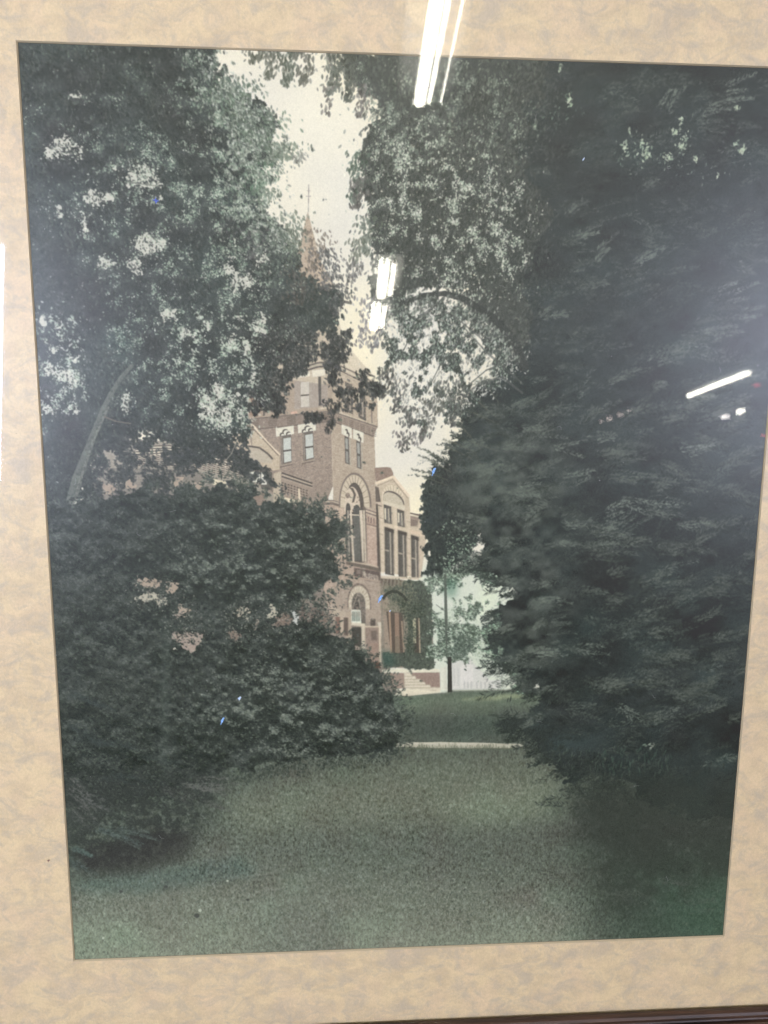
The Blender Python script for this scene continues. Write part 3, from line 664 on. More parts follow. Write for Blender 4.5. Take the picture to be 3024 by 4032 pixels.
    # lighter boughs catching the light
    lb = [(1310, 1115, 150, -35), (1330, 1150, 170, -38), (1300, 1165, 150, -20), (1340, 1080, 150, 10), (1400, 1090, 160, 6), (1230, 1130, 140, -12), (1260, 1190, 180, -10), (1180, 1180, 150, -6), (1420, 1175, 170, 5), (1450, 1130, 160, -8),
          (1150, 1020, 150, -8), (1230, 1035, 150, -14), (1330, 1010, 160, -6), (1450, 1060, 150, -10), (1540, 1050, 130, -16), (1120, 1060, 160, -10), (1180, 960, 180, -12), (1090, 970, 160, -8), (1270, 940, 150, -10), (1350, 960, 170, -6),
          (1480, 975, 170, -12), (1190, 890, 150, -6), (1100, 880, 150, 0), (1260, 1270, 160, -6), (1420, 1270, 170, -4), (1480, 1310, 150, -30), (1390, 1460, 190, 8), (1440, 1490, 180, 14), (1450, 1525, 190, -28), (1500, 1500, 150, 4),
          (1400, 1560, 170, -32), (1330, 1530, 150, 20), (1280, 1470, 150, -10), (1220, 1530, 170, -4), (1170, 1300, 150, -8), (1180, 1360, 180, -6), (1150, 1420, 160, -4), (1250, 1400, 140, 0), (1490, 700, 170, -14), (1530, 660, 170, -16), (1570, 640, 150, -18),
          (1470, 740, 150, -10), (1540, 720, 170, -10), (1600, 690, 130, -12), (1580, 540, 150, 2), (1600, 560, 120, 8), (1340, 640, 150, -30), (1280, 560, 160, -42), (1370, 560, 160, -38), (1250, 520, 140, -32), (1220, 460, 120, -50),
          (1380, 400, 110, -30), (1430, 240, 160, -60), (1390, 200, 150, -55), (1530, 240, 180, -18), (1560, 200, 160, -22), (1500, 280, 150, -15), (1570, 270, 150, -10), (1420, 780, 150, -10), (1480, 860, 150, -8), (1200, 750, 150, -15), (1170, 680, 140, -20), (1390, 880, 150, -8),
          (1250, 1760, 200, 6), (1340, 1800, 180, -4), (1420, 1830, 170, 4), (1470, 1800, 160, -20), (1340, 1930, 160, 10), (1420, 1900, 150, 2), (1480, 1960, 150, -6)]
    inner = ss(cm, .6, .9)*(1-calm*.6)
    for k in range(1500):
        q = pick(inner, 1)[0]; X = q/np.array([NX/PW, NY/PH]); d_ = np.r_[X, 0]-CAM_C; d_ = CAM_R@d_; fx, fy = d_[:2]/d_[2]*FPX+[1512, 2016]
        v = rng.normal()*.9+1.2*n60[int(min(q[1], NY-1)), int(min(q[0], NX-1))]+.55
        bough(fx, fy, rng.uniform(60, 190), rng.normal(-14, 16)+(180 if rng.random() < .3 else 0), np.float32((54, 60, 59))+np.float32((17, 18, 15))*max(v, -1), (.42 if v > .9 else .30), 38, rng.integers(8, 13), 1.6)
    def tier(x, y, L, an, g):
        bough(x, y+22, L, an, (42, 48, 47), .42, int(L/1.7), 13, 2.4)
        for r in range(4):
            t = rng.uniform(0, .55); c = np.float32((86, 93, 86))+np.float32((34, 35, 30))*g*rng.uniform(.3, 1)
            bough(x+L*t*math.cos(math.radians(an)), y+L*t*math.sin(math.radians(an))+rng.normal()*7, L*rng.uniform(.35, .6), an+rng.normal()*9, c, .36, int(L/3.4), 10, 1.5)
    for row in range(17):
        for col in range(6):
            if rng.random() < .82:
                vx = 1090+col*96+(row % 2)*46+rng.normal()*20; vy = 850+row*44+rng.normal()*14
                q = proj(V([(vx, vy)]))[0].astype(int)
                if 0 <= q[0] < NX and 0 <= q[1] < NY and cm[q[1], q[0]] > .5:
                    lf = np.clip(1.15-(vx-1080)/520, .25, 1); x, y = V([(vx, vy)])[0]
                    tier(x, y, rng.uniform(120, 230), rng.normal(168, 10) if vx < 1230 else rng.normal(-12, 14), lf*rng.uniform(.4, 1.1))
    for (x, y, L, an) in lb:
        g = rng.uniform(.3, 1)
        for r in range(3):
            xx, yy_ = V([(x+rng.normal()*12, y+rng.normal()*9)])[0]
            bough(xx, yy_, L*rng.uniform(.5, .95), an+rng.normal()*7, np.float32((60, 67, 65))+np.float32((74, 76, 64))*g*rng.uniform(.6, 1.1), .30+.14*g, int(L/2.6), 9, 1.3)
    blend(.34*ss(cm, .4, .8)*soft([V([(1000, 960), (1150, 900), (1230, 1000), (1220, 1300), (1180, 1500), (1120, 1560), (1060, 1430), (1080, 1330), (1040, 1200), (960, 1080)])], 40)*np.clip(.7+.5*n25+.5*lit, 0, 1.6), (108, 115, 105))
    # sunlit chinks high in the conifers
    for (x, y, rx, ry) in ((1352, 318, 8, 16), (1395, 330, 12, 20), (1388, 310, 6, 12), (1460, 285, 11, 10), (1475, 310, 10, 22), (1445, 340, 14, 10), (1503, 345, 6, 10), (1232, 218, 9, 14), (1210, 145, 4, 10), (1605, 325, 10, 11), (1590, 310, 5, 6), (1592, 232, 6, 6),
                         (1155, 275, 5, 8), (1080, 400, 9, 26), (1085, 425, 12, 14), (1075, 430, 6, 14), (1360, 285, 3, 8), (1550, 380, 3, 8), (1472, 260, 3, 12)):
        q = proj(V([(x, y)]))[0]+rng.normal(size=(int(6+rx*ry/9), 2))*[rx*.45, ry*.45]
        stamps(q, (4, 10), -.5, 100, 50, [(196, 206, 176), (206, 212, 184), (168, 186, 158)], .75, 10)
    stamps(pick(soft([V(ell(1360, 335, 50, 40)), V(ell(1465, 335, 45, 55)), V(ell(1600, 335, 20, 25)), V(ell(1500, 370, 60, 20))], 10), 110), (4, 8), -.4, 110, 40, [(170, 186, 158), (140, 164, 140), (110, 128, 112)], .55, 10)
    stamps(pick(soft([V(ell(1230, 225, 30, 40)), V(ell(1170, 260, 40, 40))], 10), 50), (4, 9), -.4, 100, 30, [(140, 172, 142), (116, 142, 120)], .6, 10)

    # ---- right-hand leafy tree
    rt = leafy([V([(780, 110), (960, 100), (1180, 100), (1160, 220), (1110, 300), (1150, 400), (1190, 470), (1150, 560), (1140, 640), (1130, 760), (1060, 710), (1000, 650), (900, 640), (830, 680), (775, 600), (805, 560), (810, 480), (780, 430), (775, 380), (785, 320), (800, 250), (770, 190), (720, 125)])], 8, .8)
    low = leafy([V([(830, 640), (1000, 650), (1130, 780), (1080, 830), (1000, 870), (960, 890), (900, 940), (880, 900), (850, 870), (800, 855), (775, 810), (810, 830), (840, 780)])], 8, .9, 2.0)
    rtone = np.empty_like(img); rtone[:] = (60, 65, 63); rtone += (n60*3+n25*3+lit*4)[..., None]
    blend(.95*ss(rt+.12*n4, .34, .70), rtone)
    stamps(pick(ss(rt, .15, .5)*(1-ss(rt, .8, 1.1)), 3200), (8, 13), -.42, 100, 24, [(58, 62, 60), (70, 74, 70), (84, 90, 84)], .85, 8)
    lm = soft([V([(825, 640), (1000, 645), (1135, 770), (1085, 835), (1010, 880), (960, 900), (905, 945), (880, 905), (850, 875), (800, 855), (770, 800), (810, 830), (840, 780)])], 9)
    cn = .62*n25+.5*n12+.2*n6
    clump = lm*ss(cn+.55*soft([V([(840, 640), (960, 640), (920, 720), (860, 760)]), V([(1000, 650), (1130, 760), (1100, 800), (1030, 720)])], 16), -.05, .45)
    blend(.55*clump*ss(clump, .5, .9), (72, 77, 74))
    stamps(pick(clump, 4200), (7, 13), -.42, 97, 28, [(60, 65, 63), (72, 77, 74), (88, 94, 88), (66, 74, 69)], .85, 8)
    stamps(pick(lm*(1-clump), 420), (7, 12), -.40, 97, 28, [(110, 112, 106), (92, 96, 90)], .7, 8)
    stamps(pick(clump, 1300), (4, 8), -.42, 97, 30, [(206, 206, 196), (186, 200, 178), (150, 166, 146)], .62, 10)
    stamps(pick(soft([V([(1080, 120), (1220, 120), (1200, 300), (1160, 460), (1210, 600), (1150, 740), (1100, 560), (1090, 300)])], 24), 1500), (7, 12), -.42, 95, 30, [(58, 63, 62), (70, 76, 73), (50, 56, 56), (84, 90, 84)], .5, 6)
    # speckle of sky between the leaves
    sp = soft([V([(800, 300), (900, 290), (1080, 330), (1130, 420), (1140, 600), (1000, 620), (860, 600), (800, 560), (810, 440)])], 30)
    n9 = .75*noise(16)+.6*noise(7); g = sp*np.clip(.15+.6*n9+.45*n25, 0, 2)
    stamps(pick(g, 2000), (3, 8), -.42, 105, 34, [(190, 196, 172), (212, 210, 192), (140, 154, 134), (160, 172, 150), (118, 128, 112)], .7, 16)
    stamps(pick(sp*np.clip(.4-.4*n9, 0, 2), 2300), (7, 12), -.42, 105, 24, [(50, 56, 55), (64, 70, 67)], .75, 6)
    s2 = soft([V([(770, 140), (1100, 140), (1130, 330), (1000, 330), (800, 320)])], 26)
    stamps(pick(s2*np.clip(.3+.6*n9, 0, 2), 1500), (5, 11), -.42, 100, 26, [(96, 104, 94), (118, 126, 112), (140, 152, 134), (86, 96, 88)], .5, 10)
    stamps(pick(ss(rt, .5, .9), 3800), (5, 10), -.42, 100, 30, [(84, 90, 84), (98, 104, 95), (72, 78, 74), (112, 118, 106)], .45, 8)
    s3 = soft([V(ell(1085, 425, 28, 50)), V(ell(1010, 620, 60, 30)), V(ell(960, 700, 130, 40)), V(ell(1100, 770, 40, 40))], 14)
    stamps(pick(s3, 420), (4, 9), -.45, 100, 35, [(216, 208, 190), (196, 202, 180), (220, 214, 202)], .75, 8)
    fine = sp*np.clip(.1+.6*n9+.35*n25+.3*n6, 0, 2)
    stamps(pick(fine, 4200), (2, 5), -.55, 105, 40, [(222, 218, 200), (206, 210, 188), (184, 198, 172), (232, 226, 210)], .8, 12)
    stamps(pick(s2*np.clip(.1+.6*n9+.3*n6, 0, 2), 1300), (2, 5), -.55, 105, 40, [(170, 178, 158), (196, 200, 180), (146, 158, 140)], .7, 12)
    stamps(pick(lm*ss(-cn, -.2, .5), 1500), (3, 7), -.5, 97, 40, [(226, 220, 206), (214, 212, 198)], .8, 8)
    # hanging sprays against the sky
    def spray(x, y, L, n, c=(86, 88, 84), w=26, sz=(8, 13), ang=98):
        t = rng.random(n); px = x+rng.normal(size=n)*w*(.35+.65*(1-t))+10*np.sin(t*4); py = y+t*L
        stamps(proj(np.c_[px, py]), sz, -.42, ang, 24, [c, np.float32(c)+18, np.float32(c)-14], .82, 8)
    for (x, y, L, n, c) in ((1060, 200, 110, 90, (104, 106, 94)), (1130, 200, 140, 130, (96, 102, 90)), (1200, 205, 130, 110, (104, 104, 94)), (1290, 210, 240, 70, (112, 108, 100)), (1310, 205, 170, 130, (100, 104, 94)), (1370, 210, 190, 190, (84, 88, 80)), (1420, 330, 130, 70, (110, 106, 100)), (1000, 200, 50, 50, (104, 106, 94)),
                         (1400, 600, 200, 130, (82, 96, 84)), (1410, 700, 120, 90, (96, 94, 90)), (1440, 850, 150, 90, (104, 112, 100)), (1400, 940, 100, 60, (120, 124, 110)), (1390, 1020, 90, 50, (112, 110, 106)),
                         (1480, 1150, 240, 110, (120, 118, 116)), (1430, 1170, 200, 70, (134, 130, 130)), (1560, 1480, 150, 60, (90, 90, 86)), (1600, 1600, 180, 90, (88, 88, 84)), (1680, 1570, 150, 80, (96, 96, 90)), (1790, 1500, 180, 90, (84, 86, 82)), (1640, 1690, 60, 24, (108, 104, 100)), (1575, 1700, 60, 22, (108, 104, 100)), (1740, 1500, 120, 70, (104, 106, 98)), (1510, 1450, 120, 60, (84, 84, 80))):
        spray(x, y, L, n, c)
    # limbs
    def limb(pts, w0, w1, col, a=.9):
        n = len(pts)-1
        for i in range(n):
            wa = w0+(w1-w0)*i/n
            line([pts[i], pts[i+1]], wa, col, a)
            fill(ell(*pts[i+1], wa*.5, wa*.5, 0, 10), col, a)
    limb(V([(1135, 800), (1115, 745), (1080, 700), (1040, 668), (1000, 645), (960, 634), (915, 638), (880, 650), (850, 665)]), 36, 10, (60, 64, 63), .85)
    limb(V([(1130, 850), (1085, 815), (1035, 828), (1000, 860)]), 10, 5, (92, 94, 90), .6); limb(V([(1130, 830), (1050, 760), (1000, 705)]), 9, 4, (80, 84, 80), .6)
    limb(V([(1120, 770), (1050, 800), (990, 850), (960, 880)]), 6, 3, (84, 88, 82), .7); limb(V([(1060, 700), (1000, 730), (950, 790), (920, 850)]), 6, 3, (80, 84, 79), .7); limb(V([(960, 640), (900, 700), (860, 780)]), 6, 3, (80, 84, 79), .7)
    limb(V([(900, 690), (940, 660), (990, 690), (1050, 740)]), 8, 5, (84, 86, 84), .6); limb(V([(760, 655), (735, 650), (690, 620)]), 11, 6, (62, 62, 62), .7)
    stamps(pick(soft([V([(860, 640), (1000, 640), (1120, 740), (1130, 800), (1080, 760), (980, 670), (860, 680)])], 8), 500), (7, 12), -.42, 100, 28, [(60, 64, 62), (76, 80, 76), (150, 156, 142)], .7, 8)

    # ---- left-hand leafy tree
    LT = V([(20, 80), (470, 80), (470, 150), (490, 200), (560, 230), (600, 290), (565, 340), (585, 390), (560, 430), (590, 480), (640, 530), (650, 600), (740, 620), (748, 670), (700, 720), (640, 745), (600, 790), (575, 850), (540, 890), (555, 940),
                  (470, 990), (400, 990), (330, 955), (290, 955), (250, 940), (215, 1000), (170, 1100), (20, 1100)])
    lt = leafy([LT], 8, .8)
    ltone = np.empty_like(img); ltone[:] = (55, 61, 61); ltone += (n60*4+n25*3+lit*4.5)[..., None]; ltone += (n60*1.2)[..., None]*np.float32([-1.2, .8, .2])
    blend(.96*np.maximum(ss(lt+.14*n4, .34, .66), .96*ss(soft([LT], 20), .85, .98)), ltone)
    stamps(pick(ss(lt, .12, .5)*(1-ss(lt, .8, 1.05)), 4200), (7, 12), -.42, 80, 30, [(60, 64, 62), (72, 76, 72), (88, 96, 88)], .85, 8)
    for (x, y, L, n, c, w) in ((930, 330, 120, 160, (104, 118, 100), 60), (1020, 440, 130, 260, (112, 130, 108), 70), (1120, 560, 70, 130, (124, 134, 116), 55), (1060, 560, 90, 200, (108, 118, 104), 60), (1170, 600, 40, 40, (130, 130, 120), 24), (1010, 640, 130, 260, (104, 126, 106), 50), (1040, 740, 80, 120, (116, 128, 112), 36),
                             (870, 300, 200, 320, (98, 112, 98), 70), (960, 420, 130, 260, (104, 112, 100), 60), (1000, 900, 120, 160, (100, 100, 98), 50), (1090, 850, 120, 160, (126, 132, 118), 50), (1150, 830, 160, 130, (126, 134, 118), 40), (1060, 930, 200, 240, (98, 108, 98), 60), (1240, 900, 160, 160, (128, 118, 106), 40),
                             (1290, 980, 160, 200, (96, 96, 94), 40), (1330, 1080, 160, 170, (92, 92, 90), 36), (1170, 1040, 160, 160, (98, 92, 84), 46), (1150, 900, 160, 110, (104, 112, 98), 34)):
        spray(x, y, L, n, c, w, (6, 11), 70)
    # leaves before the tower
    tl = leafy([K1([(0, 0), (1000, 0), (1010, 250), (950, 400), (890, 420), (860, 620), (800, 640), (790, 400), (720, 330), (560, 350), (470, 480), (480, 760), (380, 850), (150, 900), (0, 880), (0, 300)]),
               K1([(930, 620), (1060, 720), (1040, 880), (980, 880), (940, 780)]), K1([(1140, 420), (1250, 560), (1400, 560), (1400, 700), (1320, 820), (1180, 800), (1130, 900), (1120, 700), (1160, 600)])], 6, .6, 2.4)
    blend(.88*ss(tl, .95, 1.35), rtone)
    stamps(pick(ss(tl, .55, 1.1), 2100), (8, 13), -.44, 75, 32, [(58, 60, 60), (68, 70, 68), (50, 54, 55)], .86, 7)
    stamps(pick(ss(tl, .55, .8), 900), (5, 8), -.4, 60, 40, [(112, 112, 104), (96, 104, 98), (150, 150, 138)], .5, 9)
    for (x, y, L, n) in ((830, 760, 360, 80), (900, 520, 380, 90), (1000, 640, 260, 36), (1140, 640, 260, 50), (1180, 430, 160, 50), (590, 900, 110, 60), (860, 350, 220, 110), (980, 120, 230, 80), (1330, 600, 120, 40), (690, 900, 110, 60), (40, 600, 330, 150), (250, 700, 250, 120)):
        xx, yy_ = K1([(x, y)])[0]; spray(xx, yy_, L*.36, n, (58, 60, 60), 18, (8, 12), 72)
    # interior texture and sunlit flecks
    li = ss(lt, .55, .9)
    stamps(pick(li*np.clip(.6+.5*n25+.4*n60+.4*lit, .03, 2), 12500), (4, 9), -.40, 62, 34, [(74, 82, 78), (66, 73, 71), (88, 97, 90), (82, 86, 83), (102, 110, 100)], .5, 8)
    stamps(pick(li*np.clip(.5-.5*n25-.4*lit, .03, 2), 5600), (6, 11), -.40, 62, 30, [(42, 48, 50), (48, 54, 55)], .55, 5)
    fl = soft([V([(170, 200), (300, 160), (480, 180), (560, 260), (590, 420), (560, 640), (420, 680), (300, 560), (220, 420), (150, 330)]), V([(240, 690), (500, 640), (560, 720), (540, 880), (330, 900), (270, 830)])], 34)
    stamps(pick(fl*np.clip(-.05+.5*n9+.4*n25+.3*lit, 0, 2), 2000), (3, 7), -.42, 60, 34, [(122, 142, 122), (108, 126, 110), (148, 162, 138), (176, 184, 160), (96, 110, 98)], .55, 12)
    stamps(pick(ss(lt, .2, .6)*soft([V([(440, 100), (520, 240), (560, 300), (590, 400), (570, 520), (500, 560), (460, 300), (420, 160)])], 22)*np.clip(.4+.6*n9, 0, 2), 1700), (5, 10), -.42, 62, 28, [(140, 160, 136), (170, 176, 156), (112, 130, 112), (192, 192, 174)], .58, 12)
    # sky gaps in the crown
    gaps = [(130, 315, 22, 22), (165, 330, 14, 14), (110, 330, 10, 14), (300, 370, 22, 26), (325, 385, 15, 20), (320, 395, 24, 8), (205, 428, 20, 14), (335, 432, 10, 12), (120, 460, 12, 10), (185, 480, 6, 22), (312, 530, 16, 20), (325, 515, 10, 14), (222, 565, 13, 12), (246, 570, 8, 9), (290, 570, 15, 12), (294, 590, 12, 8),
            (495, 570, 10, 22), (508, 610, 12, 26), (530, 610, 20, 16), (360, 690, 22, 9), (352, 682, 10, 7), (405, 725, 18, 8), (440, 700, 6, 6), (110, 800, 14, 14), (135, 810, 26, 14), (155, 830, 14, 18), (120, 755, 10, 12), (125, 710, 6, 16), (95, 695, 6, 10), (100, 892, 14, 9), (165, 770, 8, 10), (158, 875, 12, 10),
            (470, 850, 14, 20), (480, 905, 20, 24), (455, 890, 16, 20), (495, 880, 14, 22), (440, 870, 10, 10), (548, 815, 6, 14), (530, 760, 8, 16), (500, 740, 8, 12), (570, 560, 10, 20), (560, 705, 8, 14), (520, 690, 8, 12), (272, 870, 10, 20), (520, 880, 8, 20), (345, 520, 8, 10), (250, 360, 6, 8), (165, 205, 8, 4), (275, 395, 6, 6)]
    gk = leafy([V(ell(x, y, rx*1.05, ry*1.05)) for x, y, rx, ry in gaps], 3, .38, 1.5)
    blend(.88*ss(gk, .06, .22)*ss(gk+.26*n4+.2*n3, .42, .74), np.float32((218, 213, 196)))
    gm_ = soft([V(ell(x, y, rx*1.35, ry*1.35)) for x, y, rx, ry in gaps], 7)
    stamps(pick(gm_, 1500), (2, 6), -.5, 60, 40, [(224, 219, 202), (206, 206, 186), (180, 190, 166)], .8, 9)
    stamps(pick(gm_, 1900), (4, 8), -.42, 62, 34, [(60, 66, 64), (74, 80, 76), (54, 58, 58)], .8, 7)
    # fine twinkle of light all through the crown
    tw = li*np.clip(-.3+.7*n9+.6*n25+.4*n60, 0, 2)*(.35+soft([V([(150, 240), (560, 200), (590, 640), (560, 900), (250, 880), (200, 500)])], 40))
    stamps(pick(tw, 3600), (2, 5), -.55, 55, 45, [(200, 206, 184), (214, 212, 194), (166, 184, 158), (140, 158, 138)], .72, 14)
    fc = soft([V([(180, 420), (330, 330), (560, 240), (600, 480), (590, 700), (570, 880), (420, 920), (300, 860), (260, 680), (190, 560)])], 40)*li
    stamps(pick(fc*np.clip(-.1+.6*n9+.4*n25+.35*n6, 0, 2), 3600), (2, 5), -.55, 60, 45, [(222, 220, 202), (200, 206, 184), (170, 188, 162), (150, 170, 146)], .74, 12)
    th = soft([V([(430, 90), (520, 160), (580, 240), (620, 300), (600, 430), (640, 520), (600, 560), (540, 500), (500, 380), (470, 240), (400, 130)])], 16)*np.clip(.2+.8*n9+.5*n12, 0, 2)
    stamps(pick(th, 1500), (4, 8), -.45, 65, 35, [(196, 196, 182), (172, 182, 162), (204, 202, 190)], .7, 12)
    stamps(pick(th, 900), (6, 10), -.42, 65, 30, [(92, 102, 92), (76, 84, 78), (112, 122, 108)], .7, 8)
    s4 = soft([V([(85, 680), (170, 680), (180, 860), (100, 910), (85, 800)]), V([(400, 680), (560, 700), (560, 920), (440, 930), (380, 760)])], 18)
    stamps(pick(s4*np.clip(.2+.7*n9, 0, 2), 1300), (4, 8), -.5, 50, 40, [(220, 217, 200), (200, 204, 184), (174, 186, 164)], .75, 9)
    # building and leaves of the left wing, below the crown
    wl = leafy([V([(215, 930), (330, 950), (500, 950), (540, 920), (570, 1000), (600, 1060), (540, 1060), (500, 1010), (400, 1040), (330, 1060), (200, 1100), (150, 1000)])], 12, 1, 2)
    blend(.85*ss(wl, .75, 1.15), (62, 67, 67))
    stamps(pick(ss(wl, .45, 1.0), 3000), (6, 11), -.44, 40, 40, [(64, 69, 69), (76, 80, 78), (58, 62, 63)], .85, 7)
    # pale trunk and thin limbs of the left tree
    limb(V([(150, 1130), (152, 1080), (165, 1030), (185, 980), (205, 930), (225, 880), (240, 850), (262, 815), (285, 790)]), 34, 13, (108, 112, 103), .85)
    limb(V([(160, 1090), (176, 1030), (203, 950), (234, 880)]), 13, 7, (150, 149, 134), .6)
    stamps(pick(.7*soft([V([(150, 1130), (165, 1030), (225, 880), (262, 815), (290, 800), (240, 890), (180, 1040), (170, 1130)])], 5), 500), (5, 10), -.4, 110, 40, [(58, 64, 62), (104, 108, 98), (76, 82, 78)], .45, 6)
    limb(V([(225, 900), (250, 910), (282, 915)]), 7, 4, (110, 104, 94), .9); limb(V([(415, 1075), (450, 1040), (500, 980), (512, 950)]), 4, 4, (176, 166, 148), .6); limb(V([(275, 393), (310, 398), (345, 403)]), 5, 4, (120, 122, 112), .8)
    limb(V([(388, 1078), (420, 1050), (450, 1030)]), 6, 5, (130, 144, 126), .6)
    for pts in ([(230, 210), (250, 300), (245, 350)], [(300, 180), (340, 260), (380, 330)], [(300, 140), (330, 230)], [(350, 290), (395, 370), (400, 420)]):
        limb(V(pts), 4, 3, (94, 104, 94), .45)

    # ---- shrubs, left
    SH = V([(60, 1080), (180, 1075), (300, 1050), (420, 1065), (480, 1030), (540, 1065), (640, 1100), (690, 1095), (725, 1130), (742, 1165), (715, 1180), (735, 1230), (748, 1250), (700, 1275), (690, 1300), (640, 1310), (690, 1350), (760, 1390), (800, 1430), (840, 1480), (868, 1540), (878, 1580), (850, 1625), (700, 1640), (600, 1655), (480, 1675),
                  (400, 1705), (300, 1735), (60, 1760)])
    sh = leafy([SH], 6, .62)
    stone = np.empty_like(img); stone[:] = (58, 64, 62); stone += (n60*4+n25*2.5+lit*6+lit6*2.2+n4*2)[..., None]
    blend(.97*np.maximum(ss(sh+.12*n4, .30, .58), ss(soft([SH], 14), .80, .95)), stone)
    stamps(pick(ss(sh, .12, .5)*(1-ss(sh, .8, 1.05)), 3200), (6, 11), -.44, 30, 45, [(60, 66, 64), (72, 80, 74), (84, 92, 84)], .8, 8)
    si = ss(sh, .6, .95)
    stamps(pick(si*np.clip(.45+.4*n25+.9*lit+.4*lit6, .02, 2.5), 14500), (4, 9), -.42, 25, 42, [(80, 88, 82), (72, 79, 76), (94, 102, 92), (86, 92, 87), (112, 118, 106)], .52, 9)
    stamps(pick(si*np.clip(.5-.9*lit-.3*lit6, .02, 2.5), 9000), (5, 10), -.45, 25, 40, [(42, 48, 50), (47, 54, 54)], .55, 5)
    hi = soft([V([(430, 1120), (700, 1120), (740, 1240), (640, 1300), (400, 1290), (380, 1180)]), V([(480, 1420), (720, 1400), (840, 1500), (860, 1600), (600, 1630), (420, 1560)])], 30)
    stamps(pick(hi*np.clip(-.05+.9*lit+.5*n9+.3*lit6, 0, 2), 4600), (3, 8), -.45, 20, 36, [(112, 119, 108), (130, 137, 122), (152, 157, 141), (104, 113, 104)], .6, 12)
    for (x, y, L) in ((540, 1440, 100), (620, 1470, 90), (560, 1530, 110), (690, 1510, 90), (470, 1590, 120), (600, 1580, 100), (760, 1560, 80), (500, 1475, 90), (700, 1430, 80), (650, 1550, 90), (790, 1500, 70), (440, 1540, 80), (520, 1600, 70), (720, 1600, 80)):
        px = np.array([V([(x+rng.uniform(0, L*.55), y+rng.normal()*4-8*math.sin(rng.uniform(0, 3)))])[0] for k in range(24)])
        stamps(proj(px), (4, 8), -.45, 15, 30, [(124, 130, 118), (108, 116, 106)], .5, 8)
    ring_ = np.array(SH); ring_ = [(a, b) for a, b in zip(ring_[:-1], ring_[1:])]
    for (xa, ya), (xb, yb) in ring_[2:27]:
        for k in range(int(math.hypot(xb-xa, yb-ya)/11)):
            t = rng.random(); x, y = xa+(xb-xa)*t, ya+(yb-ya)*t
            ox, oy = (yb-ya), -(xb-xa); an = math.degrees(math.atan2(oy, ox))+rng.normal()*30
            L = rng.uniform(22, 60); n_ = int(L/3.4); tt = rng.random(n_)
            q = proj(np.c_[x+L*tt*math.cos(math.radians(an))+rng.normal(size=n_)*6, y+L*tt*math.sin(math.radians(an))+rng.normal(size=n_)*6])
            stamps(q, (5, 10), -.42, an, 34, [(58, 64, 62), (72, 80, 75), (92, 100, 90)], .8, 8)
    # house wall seen through the shrubs
    patches = {}
    for (x, y, rx, ry, c) in ((325, 1262, 22, 10, (186, 170, 152)), (305, 1258, 10, 7, (180, 164, 146)), (370, 1268, 12, 14, (184, 166, 148)), (322, 1296, 24, 14, (208, 198, 170)), (345, 1300, 14, 12, (204, 190, 164)), (400, 1325, 14, 16, (184, 164, 148)), (385, 1335, 16, 8, (178, 160, 144)), (412, 1380, 22, 22, (180, 160, 148)),
                             (390, 1365, 16, 12, (176, 158, 144)), (520, 1318, 12, 8, (192, 180, 158)), (528, 1334, 7, 10, (206, 198, 180)), (500, 1375, 14, 14, (140, 126, 112)), (555, 1350, 6, 16, (164, 152, 138)), (585, 1328, 6, 14, (192, 184, 166)), (632, 1338, 12, 13, (212, 210, 200)), (605, 1345, 14, 18, (132, 110, 100)), (660, 1330, 30, 14, (120, 106, 98)), (690, 1345, 16, 14, (140, 124, 112)), (376, 1398, 9, 5, (192, 186, 168)), (230, 1048, 16, 9, (184, 160, 140)), (245, 1050, 12, 6, (170, 148, 132)), (290, 1040, 13, 8, (190, 166, 144)), (390, 1040, 10, 12, (188, 166, 142)), (215, 1035, 8, 8, (166, 148, 132)), (430, 1046, 8, 8, (192, 174, 150)), (560, 1075, 10, 8, (160, 140, 124))):
        patches.setdefault(tuple(np.round(np.array(c)/28).astype(int)), []).append((x, y, rx, ry, c))
    for ps in patches.values():
        pm = leafy([V(ell(x, y, rx, ry)) for x, y, rx, ry, c in ps], 3, .42, 1.6)
        blend(.88*ss(pm, .06, .22)*ss(pm+.22*n4+.15*n3, .42, .72), np.mean([c for *_, c in ps], 0).astype(np.float32))
    wm = soft([V(ell(335, 1285, 60, 36)), V(ell(400, 1350, 46, 52)), V(ell(520, 1340, 40, 50)), V(ell(610, 1340, 60, 26)), V(ell(660, 1320, 70, 30))], 10)
    stamps(pick(wm, 1500), (4, 8), -.45, 30, 45, [(66, 74, 70), (80, 86, 80), (54, 58, 58)], .85, 7)
    stamps(pick(wm, 500), (3, 6), -.45, 30, 45, [(176, 172, 154), (150, 150, 136), (190, 186, 168)], .65, 9)
    blend(.28*soft([V([(350, 1330), (368, 1340), (362, 1790), (344, 1790)])], 4), (92, 102, 94))
    # low shrubs and shade, bottom left
    shd = soft([V([(60, 1680), (500, 1672), (470, 1720), (430, 1770), (380, 1825), (280, 1868), (60, 1890)])], 22)
    blend(.86*np.clip(shd*(1+.45*n12+.35*n6+.3*n4), 0, 1), (60, 65, 64))
    stamps(pick(shd, 1500), (5, 10), -.35, 40, 45, [(72, 79, 76), (86, 92, 87), (50, 55, 56), (98, 103, 96)], .45, 7)
    blend(.6*soft([V([(170, 1840), (330, 1790), (430, 1800), (400, 1855), (290, 1885), (175, 1890)])], 12), (60, 60, 62))
